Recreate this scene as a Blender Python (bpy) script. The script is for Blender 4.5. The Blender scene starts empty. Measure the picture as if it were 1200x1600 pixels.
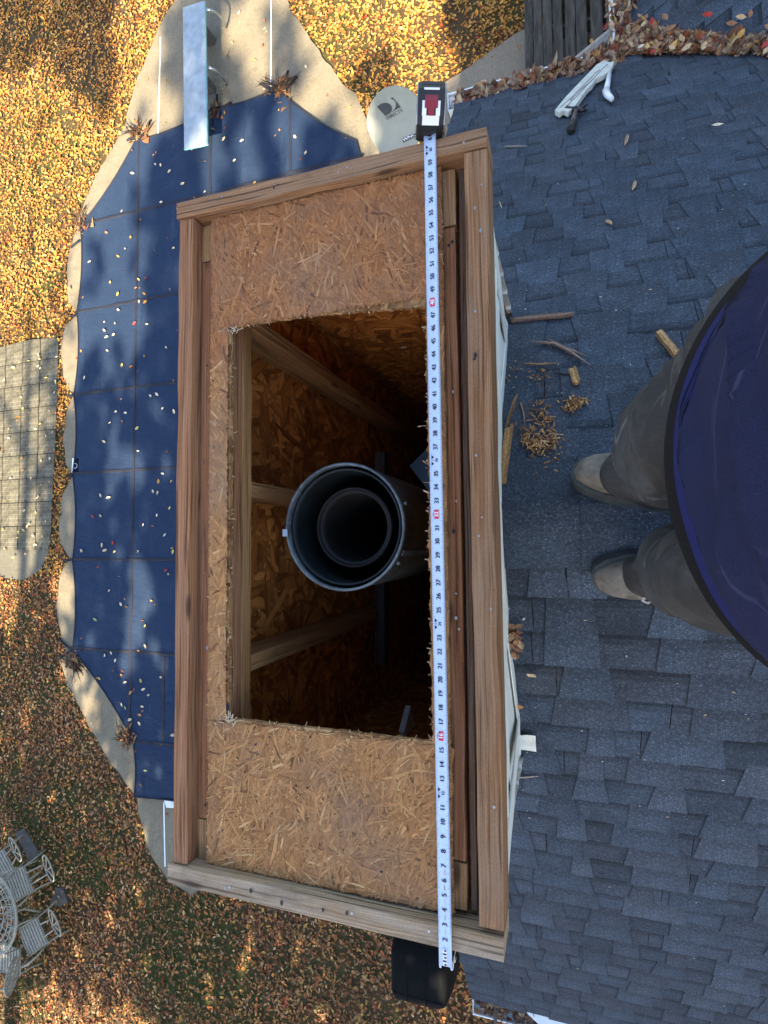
import bpy, bmesh, math, random
import numpy as np
from mathutils import Vector, Matrix, noise

random.seed(7); np.random.seed(7)
SC = bpy.context.scene
COL = SC.collection
R = math.radians

# ------------------------------------------------------------------ camera, world, sun, exposure
F = 845.0                                   # focal length for a 1200 x 1600 picture
ZC = 7.5                                    # lens above the lawn
_n = Vector((280, -45, -F)).normalized()    # straight down, seen by the tilted phone
_Z = -_n
_Y = Vector((0, 1, 0)); _Y -= _Z * _Y.dot(_Z); _Y.normalize()
_X = _Y.cross(_Z)
_ph = .027
AX = _X * math.cos(_ph) + _Y * math.sin(_ph)
AY = -_X * math.sin(_ph) + _Y * math.cos(_ph)
AZ = _Z
cam_d = bpy.data.cameras.new('camera')
cam = bpy.data.objects.new('camera', cam_d); COL.objects.link(cam)
cam.matrix_world = Matrix.Translation((0, 0, ZC)) @ Matrix((AX, AY, AZ)).to_4x4()
cam_d.sensor_fit = 'VERTICAL'; cam_d.sensor_height = 36.0
cam_d.lens = F / 1600 * 36.0
cam_d.clip_start = .02; cam_d.clip_end = 1000
SC.camera = cam

SUN_EL, SUN_TAN = R(37), 0.0                # sun stands over the low end of the picture (-Y)
wd = bpy.data.worlds.new('World'); SC.world = wd; wd.use_nodes = True
nt = wd.node_tree
sky = nt.nodes.new('ShaderNodeTexSky'); sky.sky_type = 'NISHITA'; sky.sun_disc = False
sky.sun_elevation = SUN_EL; sky.sun_rotation = R(180); sky.ozone_density = .5; sky.dust_density = 1.6
nt.nodes['Background'].inputs['Strength'].default_value = .115
nt.links.new(sky.outputs[0], nt.nodes['Background'].inputs['Color'])
sd = bpy.data.lights.new('sun', 'SUN'); sd.energy = 5.0; sd.angle = R(.6); sd.color = (1, .82, .56)
sun = bpy.data.objects.new('sun', sd); COL.objects.link(sun)
TO_SUN = Vector((0, -math.cos(SUN_EL), math.sin(SUN_EL)))
sun.rotation_euler = (-TO_SUN).to_track_quat('-Z', 'Y').to_euler()
SC.view_settings.view_transform = 'Standard'; SC.view_settings.look = 'None'
SC.view_settings.gamma = 1; SC.view_settings.use_curve_mapping = False
SC.view_settings.exposure = 2.25

def ray(u, v):
    d = Vector(((u - 600) / F, -(v - 800) / F, -1))
    return Vector((d.dot(AX), d.dot(AY), d.dot(AZ)))
def at(u, v, z=0.0):
    """world point at height z that the photograph shows at (u, v)"""
    d = ray(u, v); t = (z - ZC) / d.z
    return Vector((d.x * t, d.y * t, z))
def px(p):
    q = Vector((p[0], p[1], p[2] - ZC)); c = AX * q.x + AY * q.y + AZ * q.z
    return 600 + F * c.x / -c.z, 800 - F * c.y / -c.z

# ------------------------------------------------------------------ materials
MATS = {}
class N:
    def __init__(s, name):
        s.m = bpy.data.materials.new(name); s.m.use_nodes = True
        s.t = s.m.node_tree; s.b = s.t.nodes['Principled BSDF']; MATS[name] = s.m
    def n(s, typ, ins=None, **kw):
        o = s.t.nodes.new(typ)
        for k, v in kw.items(): setattr(o, k, v)
        for k, v in (ins or {}).items():
            if isinstance(v, tuple) and len(v) == 2 and hasattr(v[0], 'outputs'): s.t.links.new(v[0].outputs[v[1]], o.inputs[k])
            elif hasattr(v, 'outputs'): s.t.links.new(v.outputs[0], o.inputs[k])
            else: o.inputs[k].default_value = v
        return o
    def set(s, **kw):
        for k, v in kw.items():
            k = k.replace('_', ' ')
            if isinstance(v, tuple) and len(v) == 2 and hasattr(v[0], 'outputs'): s.t.links.new(v[0].outputs[v[1]], s.b.inputs[k])
            elif hasattr(v, 'outputs'): s.t.links.new(v.outputs[0], s.b.inputs[k])
            else: s.b.inputs[k].default_value = v
        return s
    def coord(s, kind='Object'): return (s.n('ShaderNodeTexCoord'), kind)
    def map(s, c, scale=(1, 1, 1), rot=(0, 0, 0), loc=(0, 0, 0)):
        return s.n('ShaderNodeMapping', {'Vector': c, 'Scale': scale, 'Rotation': rot, 'Location': loc})
    def noise(s, c, scale, detail=4, rough=.6, dist=0.):
        return s.n('ShaderNodeTexNoise', {'Vector': c, 'Scale': scale, 'Detail': detail, 'Roughness': rough, 'Distortion': dist})
    def ramp(s, f, stops):
        o = s.n('ShaderNodeValToRGB', {'Fac': f}); e = o.color_ramp.elements
        while len(e) < len(stops): e.new(.5)
        for x, (p, c) in zip(e, stops):
            x.position = p; x.color = (c, c, c, 1) if isinstance(c, (int, float)) else (*c, 1)
        return o
    def mix(s, f, a, b, mode='MIX'):
        o = s.n('ShaderNodeMix', data_type='RGBA', blend_type=mode)
        for i, v in ((0, f), (6, a), (7, b)):
            if hasattr(v, 'outputs'): s.t.links.new(v.outputs[2] if v.bl_idname == 'ShaderNodeMix' else v.outputs[0], o.inputs[i])
            elif isinstance(v, tuple) and len(v) == 2 and hasattr(v[0], 'outputs'): s.t.links.new(v[0].outputs[v[1]], o.inputs[i])
            else: o.inputs[i].default_value = v if isinstance(v, (int, float)) else (*v, 1)
        return o
    def math(s, op, a, b=0., clamp=False):
        return s.n('ShaderNodeMath', {0: a, 1: b}, operation=op, use_clamp=clamp)
    def bump(s, h, strength=.3, dist=.01):
        o = s.n('ShaderNodeBump', {'Height': h, 'Strength': strength, 'Distance': dist})
        s.t.links.new(o.outputs[0], s.b.inputs['Normal']); return o
    def color(s, mixnode):
        s.t.links.new(mixnode.outputs[2] if mixnode.bl_idname == 'ShaderNodeMix' else mixnode.outputs[0], s.b.inputs['Base Color']); return s

def plain(name, col, rough=.6, metal=0., var=.25, scale=12., bump=.08, spec=.4):
    k = N(name); c = k.coord()
    nz = k.noise(c, scale, 5, .65)
    r = k.ramp(nz, [(.3, 1 - var), (.7, 1 + var * .4)])
    k.color(k.mix(1., tuple(col), r, 'MULTIPLY')); k.set(Roughness=rough, Metallic=metal, Specular_IOR_Level=spec)
    k.bump(k.noise(c, scale * 6, 3), bump, .003)
    return k.m

def wood(name, light, dark, grey=(.2, .19, .18), weather=.3, streak=34., knots=True, stain=.55):
    k = N(name)
    uv = (k.n('ShaderNodeUVMap'), 'UV'); info = k.n('ShaderNodeObjectInfo')
    off = k.n('ShaderNodeCombineXYZ', {'X': k.math('MULTIPLY', (info, 'Random'), 37.), 'Y': k.math('MULTIPLY', (info, 'Random'), 11.)})
    p = k.n('ShaderNodeVectorMath', {0: uv, 1: off}, operation='ADD')
    wob = k.noise(k.map(p, (2.2, 5, 1)), 1.0, 2)
    p2 = k.n('ShaderNodeVectorMath', {0: p, 1: k.n('ShaderNodeVectorMath', {0: wob, 1: (.0, .018, 0)}, operation='MULTIPLY')}, operation='ADD')
    g1 = k.noise(k.map(p2, (1.5, streak, 1)), 1.6, 6, .62, .4)
    g2 = k.noise(k.map(p2, (5., 300, 1)), 1., 3, .6)
    ring = k.n('ShaderNodeTexWave', {'Vector': k.map(p2, (.35, 20, 1)), 'Scale': 2.2, 'Distortion': 5.5, 'Detail': 3, 'Detail Scale': .9}, bands_direction='Y')
    base = k.mix(k.ramp(g1, [(.3, 0), (.72, 1)]), dark, light)
    base = k.mix(k.math('MULTIPLY', k.ramp(ring, [(.45, 0), (.9, 1)]), .38), base, tuple(x * .62 for x in dark))
    base = k.mix(k.math('MULTIPLY', k.ramp(g2, [(.42, 0), (.72, 1)]), .5), base, tuple(x * .55 for x in dark))
    ww = k.noise(k.map(p, (1.3, 7, 1)), 2.1, 5, .7)
    base = k.mix(k.math('MULTIPLY', k.ramp(ww, [(.42, 0), (.62, 1)]), weather), base, grey)
    # fine dark checks
    ch = k.noise(k.map(p2, (2.4, 120, 1)), 1.3, 2, .5)
    base = k.mix(k.math('MULTIPLY', k.ramp(ch, [(.57, 0), (.65, 1)]), .75), base, tuple(x * .3 for x in dark))
    st = k.noise(k.map(p, (1.1, 3.5, 1)), 1.9, 6, .75)
    base = k.mix(k.math('MULTIPLY', k.ramp(st, [(.57, 0), (.72, 1)]), stain), base, (.045, .038, .034))
    if knots:
        vk = k.n('ShaderNodeTexVoronoi', {'Vector': k.map(p, (4.2, 15, 1)), 'Scale': 1., 'Randomness': 1.})
        base = k.mix(k.math('MULTIPLY', k.ramp((vk, 'Distance'), [(.07, 1), (.15, 0)]), .85), base, (.05, .026, .016))
    fn = k.noise(k.map(p, (260, 900, 1)), 1., 3, .6)
    base = k.mix(1., base, k.ramp(fn, [(.3, .74), (.7, 1.2)]), 'MULTIPLY')
    sp = k.noise(p, 230, 2, .5)
    base = k.mix(k.math('MULTIPLY', k.ramp(sp, [(.70, 0), (.76, 1)]), .35), base, (.5, .45, .4))
    k.color(base); k.set(Roughness=.85, Specular_IOR_Level=.25)
    k.bump(k.math('ADD', g1, k.math('SUBTRACT', k.math('MULTIPLY', g2, .9), ch)), .7, .003)
    return k.m

def osb(name, tint=(1, 1, 1), wall=False):
    """pressed strand board: several layers of stretched cells, the highest strand wins"""
    k = N(name); c = k.coord(); info = k.n('ShaderNodeObjectInfo')
    best = None; colv = None; edge = None
    if wall:
        sx = k.n('ShaderNodeSeparateXYZ', {0: c}); c = k.n('ShaderNodeCombineXYZ', {0: k.math('ADD', (sx, 0), (sx, 1)), 1: (sx, 2)})
    for i, (ang, sc) in enumerate(((12, 17), (78, 19), (141, 15), (40, 21), (105, 18), (168, 23))):
        m = k.map(k.map(c, (1, 1, 1), (0, 0, R(ang))), (1, .2, 1), (0, 0, 0), (i * 3.7, i * 1.9, i * 5))
        v = k.n('ShaderNodeTexVoronoi', {'Vector': m, 'Scale': sc * 2.4, 'Randomness': 1.})
        s = k.n('ShaderNodeSeparateColor', {'Color': (v, 'Color')})
        grain = k.noise(k.map(k.map(c, (1, 1, 1), (0, 0, R(ang))), (26, 2, 2)), 6, 2)
        val = k.math('ADD', (s, 1), k.math('MULTIPLY', k.math('SUBTRACT', grain, .5), .5))
        dist = (v, 'Distance')
        if best is None: best, colv, edge = (s, 0), val, dist
        else:
            g = k.math('GREATER_THAN', (s, 0), best)
            nb = k.math('MAXIMUM', (s, 0), best)
            mx = k.n('ShaderNodeMix', {0: g, 2: colv, 3: val}, data_type='FLOAT')
            me = k.n('ShaderNodeMix', {0: g, 2: edge, 3: dist}, data_type='FLOAT')
            best, colv, edge = nb, (mx, 0), (me, 0)
    col = k.ramp(colv, [(.0, (.15, .066, .024)), (.3, (.28, .14, .052)), (.62, (.38, .2, .08)), (1., (.5, .3, .135))])
    col = k.mix(k.math('MULTIPLY', k.ramp(edge, [(.45, 0), (.8, 1)]), .6), col, (.08, .035, .014))
    big = k.noise(c, 3.2, 4)
    col = k.mix(1., col, k.ramp(big, [(.3, .72), (.7, 1.12)]), 'MULTIPLY')
    col = k.mix(1., col, tint, 'MULTIPLY')
    k.color(col); k.set(Roughness=.8, Specular_IOR_Level=.25)
    k.bump(k.math('SUBTRACT', colv, k.math('MULTIPLY', edge, .8)), .35, .003)
    return k.m

def vcol(name, rough=.75, spec=.25, mul=1., noise_scale=40., var=.3, trans=0.):
    k = N(name); a = k.n('ShaderNodeAttribute', attribute_name='Col')
    nz = k.noise(k.coord(), noise_scale, 4)
    k.color(k.mix(1., (a, 'Color'), k.ramp(nz, [(.25, (1 - var) * mul), (.75, (1 + var * .5) * mul)]), 'MULTIPLY'))
    k.set(Roughness=rough, Specular_IOR_Level=spec)
    k.bump(nz, .15, .003)
    return k.m

M_CURB = wood('weathered_lumber', (.45, .235, .108), (.18, .078, .03), (.29, .195, .125), .5)
M_GREYEND = wood('greyed_lumber', (.52, .37, .225), (.24, .145, .075), (.42, .34, .25), .6)
M_RED = wood('reddish_lumber', (.47, .225, .105), (.22, .085, .034), (.3, .18, .115), .25)
M_FRESH = wood('fresh_lumber', (.46, .27, .125), (.28, .15, .06), (.33, .22, .13), .3)
M_FILL = wood('dark_packing_wood', (.2, .115, .065), (.075, .04, .022), (.12, .1, .085), .5)
M_STUD = wood('framing_lumber', (.55, .29, .11), (.32, .15, .05), (.3, .17, .08), .25)
M_DECK = wood('grey_deck_wood', (.10, .088, .075), (.028, .024, .02), (.12, .112, .105), .6, 20., False)
M_OSB = osb('strand_board')
M_OSBIN = osb('inner_strand_board', (1.75, 1.18, .58), True)
M_STRAND = None
def strand_mat():
    k = N('strand'); a = k.n('ShaderNodeAttribute', attribute_name='Col'); uv = (k.n('ShaderNodeUVMap'), 'UV')
    g = k.noise(k.map(uv, (9, 330, 1)), 1., 4, .6)
    c = k.mix(1., (a, 'Color'), k.ramp(g, [(.28, .62), (.72, 1.22)]), 'MULTIPLY')
    w = k.noise(k.coord(), 3.4, 5, .68)
    c = k.mix(k.math('MULTIPLY', k.ramp(w, [(.42, 0), (.66, 1)]), .55), c, (.19, .125, .085))
    k.color(c); k.set(Roughness=.78, Specular_IOR_Level=.25); k.bump(g, .25, .001); return k.m
M_STRAND = strand_mat()

def shingle_mat():
    k = N('asphalt_shingle'); a = k.n('ShaderNodeAttribute', attribute_name='Col'); c = k.coord()
    g = k.n('ShaderNodeTexVoronoi', {'Vector': c, 'Scale': 330.})
    gs = k.n('ShaderNodeSeparateColor', {'Color': (g, 'Color')})
    r = k.ramp((gs, 0), [(.0, .6), (.6, 1.), (.93, 1.35), (1., 2.4)])
    col = k.mix(1., (a, 'Color'), r, 'MULTIPLY')
    n1 = k.noise(c, 3.0, 5, .65)
    col = k.mix(1., col, k.ramp(n1, [(.3, .62), (.7, 1.25)]), 'MULTIPLY')
    n2 = k.noise(c, 90, 3, .7)
    col = k.mix(1., col, k.ramp(n2, [(.3, .8), (.7, 1.15)]), 'MULTIPLY')
    k.color(col); k.set(Roughness=.9, Specular_IOR_Level=.25); k.bump((gs, 1), .6, .002); return k.m
M_SHINGLE = shingle_mat()
M_LEAF = vcol('fallen_leaf', .7, .3, 1., 60, .35)
M_CHIP = vcol('splintered_wood', .85, .2, 1., 160, .55)
M_WHITE = plain('white_aluminium', (.78, .82, .82), .35, 0, .12, 9, .03)
M_SIDING = plain('cream_vinyl_siding', (.74, .73, .64), .5, 0, .14, 5, .04)
M_CONC = None
def concrete(name, a, b, stain):
    k = N(name); c = k.coord()
    n1 = k.noise(c, 1.2, 7, .7); n2 = k.noise(c, 26, 5, .75); n3 = k.noise(c, 5., 5, .7)
    col = k.mix(k.ramp(n1, [(.35, 0), (.7, 1)]), a, b)
    col = k.mix(1., col, k.ramp(n2, [(.3, .72), (.7, 1.15)]), 'MULTIPLY')
    col = k.mix(k.math('MULTIPLY', k.ramp(n3, [(.55, 0), (.72, 1)]), .55), col, stain)
    k.color(col); k.set(Roughness=.9, Specular_IOR_Level=.2); k.bump(n2, .2, .004); return k.m
M_CONC = concrete('pool_concrete', (.175, .15, .105), (.235, .205, .145), (.10, .088, .064))
M_PATH = concrete('path_concrete', (.21, .178, .135), (.26, .222, .17), (.15, .125, .095))
def paver_mat():
    k = N('stamped_paver'); c = k.coord()
    b = k.n('ShaderNodeTexBrick', {'Vector': k.map(c, (1, 1, 1)), 'Color1': (.16, .148, .105, 1), 'Color2': (.11, .104, .08, 1), 'Mortar': (.24, .22, .16, 1), 'Scale': 7.2, 'Mortar Size': .03, 'Brick Width': .8, 'Row Height': .55})
    n = k.noise(c, 3.3, 6, .7)
    col = k.mix(1., b, k.ramp(n, [(.32, .3), (.68, 1.1)]), 'MULTIPLY')
    k.color(col); k.set(Roughness=.9, Specular_IOR_Level=.2); k.bump((b, 'Fac'), .4, -.006); return k.m
M_PAVER = paver_mat()
def cover_mat():
    k = N('navy_mesh_cover'); c = k.coord(); geo = k.n('ShaderNodeNewGeometry')
    p = (geo, 'Position')
    n = k.noise(p, .75, 6, .62, .7); n2 = k.noise(k.map(p, (2.2, .5, 1)), 1.2, 5, .7); n3 = k.noise(p, 22, 4, .7)
    col = k.mix(k.math('MULTIPLY', k.ramp(n, [(.5, 0), (.75, 1)]), .35), (.0125, .0255, .058), (.03, .051, .088))
    col = k.mix(k.math('MULTIPLY', k.ramp(n2, [(.58, 0), (.78, 1)]), .45), col, (.05, .075, .12))
    col = k.mix(1., col, k.ramp(n3, [(.3, .86), (.7, 1.1)]), 'MULTIPLY')
    k.color(col); k.set(Roughness=.75, Specular_IOR_Level=.1, Sheen_Weight=.07, Sheen_Roughness=.6, Sheen_Tint=(.5, .7, 1, 1)); k.bump(k.noise(k.map(p, (1, 2.2, 1)), 1.3, 4), .35, .12); return k.m
M_COVER = cover_mat()
M_STRAP = plain('black_webbing', (.012, .014, .025), .8)
M_STEEL = plain('galvanised_steel', (.36, .4, .43), .42, .85, .35, 14, .12)
def flue_mat():
    k = N('flue_steel'); c = k.coord()
    n = k.noise(c, 9, 6, .75); n2 = k.noise(k.map(c, (30, 30, 6)), 2., 5, .7)
    col = k.mix(k.ramp(n, [(.42, 0), (.6, 1)]), (.04, .05, .054), (.12, .145, .155))
    col = k.mix(k.math('MULTIPLY', k.ramp(n2, [(.6, 0), (.74, 1)]), .6), col, (.4, .43, .44))
    k.color(col); k.set(Roughness=k.ramp(n2, [(.3, .35), (.7, .7)]), Metallic=.3); k.bump(n2, .15, .002); return k.m
M_FLUE = flue_mat()
M_SOOT = plain('sooty_liner', (.012, .011, .011), .8, .2, .5, 14, .2)
M_BLADE = plain('pale_blue_tape', (.50, .60, .74), .45, 0, .06, 30, .02)
M_BLACK = plain('black_rubber', (.022, .02, .021), .6, 0, .3, 40, .12)
M_INK = plain('black_ink', (.012, .012, .02), .6)
M_REDINK = plain('red_ink', (.62, .03, .07), .6)
M_PINK = plain('faint_red_ink', (.6, .36, .46), .6)
M_WINK = plain('white_print', (.82, .82, .82), .6, 0, .05)
M_CRIMSON = plain('crimson_label', (.24, .016, .03), .5)
M_DISH = plain('dish_grey_enamel', (.30, .325, .275), .4, 0, .12, 6, .03)
M_DISHINK = plain('dish_print', (.05, .055, .06), .6)
M_BOARD = plain('pale_blue_board', (.3, .36, .41), .6, 0, .35, 5, .1)
M_TEAL = plain('teal_board_edge', (.2, .46, .5), .5)
M_GRILL = plain('black_vinyl_cover', (.004, .005, .0065), .9, 0, .35, 4, .2, .12)
M_IRON = plain('cream_cast_metal', (.3, .29, .235), .6, 0, .3, 20, .1)
M_SLATE = plain('grey_stepping_stone', (.075, .073, .068), .9, 0, .4, 8, .2)
M_BARK = plain('bark', (.1, .075, .055), .95, 0, .5, 8, .5)
M_TWIG = vcol('dry_debris', .9, .2)
M_PAINT = plain('flaking_cream_paint', (.62, .62, .53), .6, 0, .25, 22, .25)
M_HAMMER = plain('worn_hammer_steel', (.05, .05, .055), .5, .6, .4, 30, .1)
M_HANDLE = plain('brown_handle', (.11, .085, .08), .6, 0, .4, 30, .1)
M_BOOT = plain('dusty_suede', (.235, .205, .165), .9, 0, .6, 24, .25)
M_SOLE = plain('boot_sole', (.06, .068, .07), .8, 0, .35, 30, .2)
M_SKIN = plain('skin', (.5, .3, .22), .5, 0, .1, 8, .05)
M_HAIR = plain('brown_hair', (.05, .03, .02), .7, 0, .4, 60, .3)
def cloth(name, col, dust, weave=900, amt=.4, sheen=.0, lines=0.):
    k = N(name); c = k.coord()
    n = k.noise(c, 7, 6, .72, .5); w = k.noise(c, weave, 2, .5); n2 = k.noise(k.map(c, (1, 1, .35)), 19, 5, .7)
    col_ = k.mix(k.math('MULTIPLY', k.ramp(n, [(.45, 0), (.75, 1)]), amt), col, dust)
    col_ = k.mix(k.math('MULTIPLY', k.ramp(n2, [(.55, 0), (.75, 1)]), amt * .8), col_, dust)
    col_ = k.mix(1., col_, k.ramp(w, [(.3, .72), (.7, 1.25)]), 'MULTIPLY')
    if lines:  # thin pale lines painted into the cloth as crease highlights
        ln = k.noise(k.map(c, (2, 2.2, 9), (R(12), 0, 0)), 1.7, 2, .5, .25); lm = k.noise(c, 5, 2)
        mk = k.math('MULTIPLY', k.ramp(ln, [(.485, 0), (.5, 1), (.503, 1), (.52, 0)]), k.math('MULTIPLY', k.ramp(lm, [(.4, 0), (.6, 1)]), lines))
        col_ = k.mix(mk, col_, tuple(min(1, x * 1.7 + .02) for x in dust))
    k.color(col_); k.set(Roughness=.9, Specular_IOR_Level=.15, Sheen_Weight=sheen)
    k.bump(k.math('ADD', n2, k.math('MULTIPLY', w, .25)), .3, .004); return k.m
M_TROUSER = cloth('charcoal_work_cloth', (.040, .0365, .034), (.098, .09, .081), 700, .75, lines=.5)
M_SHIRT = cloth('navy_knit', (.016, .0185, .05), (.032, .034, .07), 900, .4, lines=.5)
M_SHIRTHEM = cloth('blue_hem', (.0145, .0175, .088), (.022, .026, .1), 900, .2)
M_UNDER = cloth('black_knit', (.007, .007, .008), (.015, .015, .017), 700, .3)
M_TAPEW = plain('white_flashing_tape', (.75, .75, .66), .4, 0, .25, 16, .1)
M_CLEAR = plain('grey_downspout', (.33, .36, .39), .4, .2, .3, 14, .1)
M_GLASS = plain('dark_flashing', (.09, .12, .15), .4, .6, .3, 8, .1)
def lawn_mat():
    k = N('lawn_soil'); p = (k.n('ShaderNodeNewGeometry'), 'Position')
    n = k.noise(p, .45, 5, .65); n2 = k.noise(p, 9, 6, .75); n3 = k.noise(p, 60, 4, .7)
    col = k.mix(k.ramp(n, [(.44, 0), (.62, 1)]), (.075, .05, .027), (.05, .056, .018))
    col = k.mix(1., col, k.ramp(n2, [(.25, .4), (.75, 1.4)]), 'MULTIPLY')
    col = k.mix(k.math('MULTIPLY', k.ramp(n3, [(.52, 0), (.62, 1)]), .6), col, (.2, .125, .05))
    k.color(col); k.set(Roughness=.95, Specular_IOR_Level=.15); k.bump(n3, .6, .02); return k.m
M_LAWN = lawn_mat()

# ------------------------------------------------------------------ object helpers
ORG = {}
def empty(name, loc, label=None, cat=None, group=None):
    o = bpy.data.objects.new(name, None); COL.objects.link(o); o.location = loc
    o.empty_display_size = .1; ORG[o.name] = Vector(loc)
    tag(o, label, cat, group); return o
def tag(o, label=None, cat=None, group=None, kind=None):
    if label: o['label'] = label
    if cat: o['category'] = cat
    if group: o['group'] = group
    if kind: o['kind'] = kind
    return o

class MB:
    def __init__(s): s.v = []; s.f = []; s.c = []; s.uv = []; s.mi = []; s.col = (1, 1, 1); s.m = 0
    def add(s, verts, faces, uvs=None, col=None):
        b = len(s.v); s.v += [tuple(p) for p in verts]; s.c += [col or s.col] * len(verts)
        for i, f in enumerate(faces):
            s.f.append([b + j for j in f]); s.mi.append(s.m)
            s.uv.append(uvs[i] if uvs else [(verts[j][0], verts[j][1]) for j in f])
        return s
    def box(s, c, size, M=None, col=None):
        hx, hy, hz = (x / 2 for x in size); vs = []
        for z in (-hz, hz):
            for x, y in ((-hx, -hy), (hx, -hy), (hx, hy), (-hx, hy)):
                p = Vector((x, y, z)); p = M @ p if M else p
                vs.append(p + Vector(c))
        return s.add(vs, [(3, 2, 1, 0), (4, 5, 6, 7), (0, 1, 5, 4), (1, 2, 6, 5), (2, 3, 7, 6), (3, 0, 4, 7)], None, col)
    def board(s, p0, p1, w, h, side, ch=.003, seg=10, warp=.0015, col=None, taper=None):
        """a sawn board from p0 to p1 with eased edges; side = direction of the width"""
        p0, p1 = Vector(p0), Vector(p1); d = p1 - p0; L = d.length; d.normalize()
        sd_ = Vector(side); sd_ = (sd_ - d * sd_.dot(d)).normalized(); up = d.cross(sd_)
        a, b = w / 2, h / 2
        sec = [(-a + ch, -b), (a - ch, -b), (a, -b + ch), (a, b - ch), (a - ch, b), (-a + ch, b), (-a, b - ch), (-a, -b + ch)]
        per = [0]; 
        for i in range(8): per.append(per[-1] + math.dist(sec[i], sec[(i + 1) % 8]))
        vs = []; off = random.random() * 20; off2 = random.random() * 9
        for i in range(seg + 1):
            t = i / seg; k = 1 if not taper else taper(t)
            nz = noise.noise_vector(Vector((off + t * L * 1.5, off2, 0))) * warp
            for j, (x, y) in enumerate(sec):
                n2 = noise.noise(Vector((off + t * L * 9, off2 + j, 3))) * warp * .8
                vs.append(p0 + d * (L * t) + sd_ * (x * k + nz.x + n2) + up * (y + nz.y + n2))
        fs = []; uv = []
        for i in range(seg):
            for j in range(8):
                q = (j + 1) % 8; fs.append((i * 8 + j, i * 8 + q, i * 8 + 8 + q, i * 8 + 8 + j))
                u0, u1 = off + L * i / seg, off + L * (i + 1) / seg
                uv.append([(u0, off2 + per[j]), (u0, off2 + per[j + 1]), (u1, off2 + per[j + 1]), (u1, off2 + per[j])])
        fs.append(tuple(reversed(range(8)))); uv.append([(off + sec[j][0] * .3, off2 + sec[j][1]) for j in reversed(range(8))])
        fs.append(tuple(seg * 8 + j for j in range(8))); uv.append([(off + sec[j][0] * .3, off2 + sec[j][1]) for j in range(8)])
        return s.add(vs, fs, uv, col)
    def prism(s, poly, z0, z1, col=None):
        n = len(poly); vs = [(x, y, z0) for x, y in poly] + [(x, y, z1) for x, y in poly]
        fs = [tuple(reversed(range(n))), tuple(range(n, 2 * n))] + [(i, (i + 1) % n, n + (i + 1) % n, n + i) for i in range(n)]
        return s.add(vs, fs, None, col)
    def extrude(s, poly3, vec, col=None):
        n = len(poly3); vs = [Vector(p) for p in poly3]; vs += [p + Vector(vec) for p in vs]
        fs = [tuple(reversed(range(n))), tuple(range(n, 2 * n))] + [(i, (i + 1) % n, n + (i + 1) % n, n + i) for i in range(n)]
        return s.add(vs, fs, None, col)
    def tube(s, pts, rad, n=8, col=None, closed=False, cap=True):
        pts = [Vector(p) for p in pts]; m = len(pts); vs = []
        if not hasattr(rad, '__len__'): rad = [rad] * m
        prev = None
        for i, p in enumerate(pts):
            if closed: d = pts[(i + 1) % m] - pts[i - 1]
            else: d = pts[min(i + 1, m - 1)] - pts[max(i - 1, 0)]
            d.normalize()
            if prev is None:
                a = d.orthogonal().normalized()
            else: a = (prev - d * prev.dot(d)).normalized()
            prev = a; b = d.cross(a)
            for j in range(n):
                t = 2 * math.pi * j / n; vs.append(p + (a * math.cos(t) + b * math.sin(t)) * rad[i])
        fs = []
        for i in range(m if closed else m - 1):
            k = (i + 1) % m
            for j in range(n): fs.append((i * n + j, i * n + (j + 1) % n, k * n + (j + 1) % n, k * n + j))
        if cap and not closed: fs += [tuple(reversed(range(n))), tuple((m - 1) * n + j for j in range(n))]
        return s.add(vs, fs, None, col)
    def loft(s, rings, cap0=True, cap1=True, col=None):
        n = len(rings[0]); m = len(rings); vs = [p for r in rings for p in r]; fs = []
        for i in range(m - 1):
            for j in range(n): fs.append((i * n + j, i * n + (j + 1) % n, (i + 1) * n + (j + 1) % n, (i + 1) * n + j))
        if cap0: fs.append(tuple(reversed(range(n))))
        if cap1: fs.append(tuple((m - 1) * n + j for j in range(n)))
        return s.add(vs, fs, None, col)
    def build(s, name, mat, parent=None, smooth=False, kind=None, origin=None):
        me = bpy.data.meshes.new(name)
        if origin is None:
            a = np.array(s.v); c = (a.min(0) + a.max(0)) / 2
        else: c = np.array(origin)
        vs = (np.array(s.v) - c).tolist()
        me.from_pydata(vs, [], s.f)
        uvl = me.uv_layers.new(name='UVMap')
        uvl.data.foreach_set('uv', np.array([x for u in s.uv for p in u for x in p], dtype=np.float32))
        ca = me.color_attributes.new('Col', 'FLOAT_COLOR', 'POINT')
        cc = np.ones((len(s.v), 4), np.float32); cc[:, :3] = np.array(s.c); ca.data.foreach_set('color', cc.ravel())
        for m_ in (mat if isinstance(mat, (list, tuple)) else [mat]): me.materials.append(m_)
        me.polygons.foreach_set('material_index', s.mi)
        if smooth: me.polygons.foreach_set('use_smooth', [True] * len(s.f))
        me.update()
        o = bpy.data.objects.new(name, me); COL.objects.link(o)
        c = Vector(c); ORG[o.name] = c
        o.location = c - (ORG[parent.name] if parent else Vector())
        if parent: o.parent = parent
        if kind: o['kind'] = kind
        return o

def copy_tree(o, parent=None, loc=None, rotz=None):
    c = o.copy(); COL.objects.link(c); c.parent = parent
    if loc is not None: c.location = loc
    if rotz is not None: c.rotation_euler = (0, 0, rotz)
    for ch in list(o.children): copy_tree(ch, c)
    return c

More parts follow.
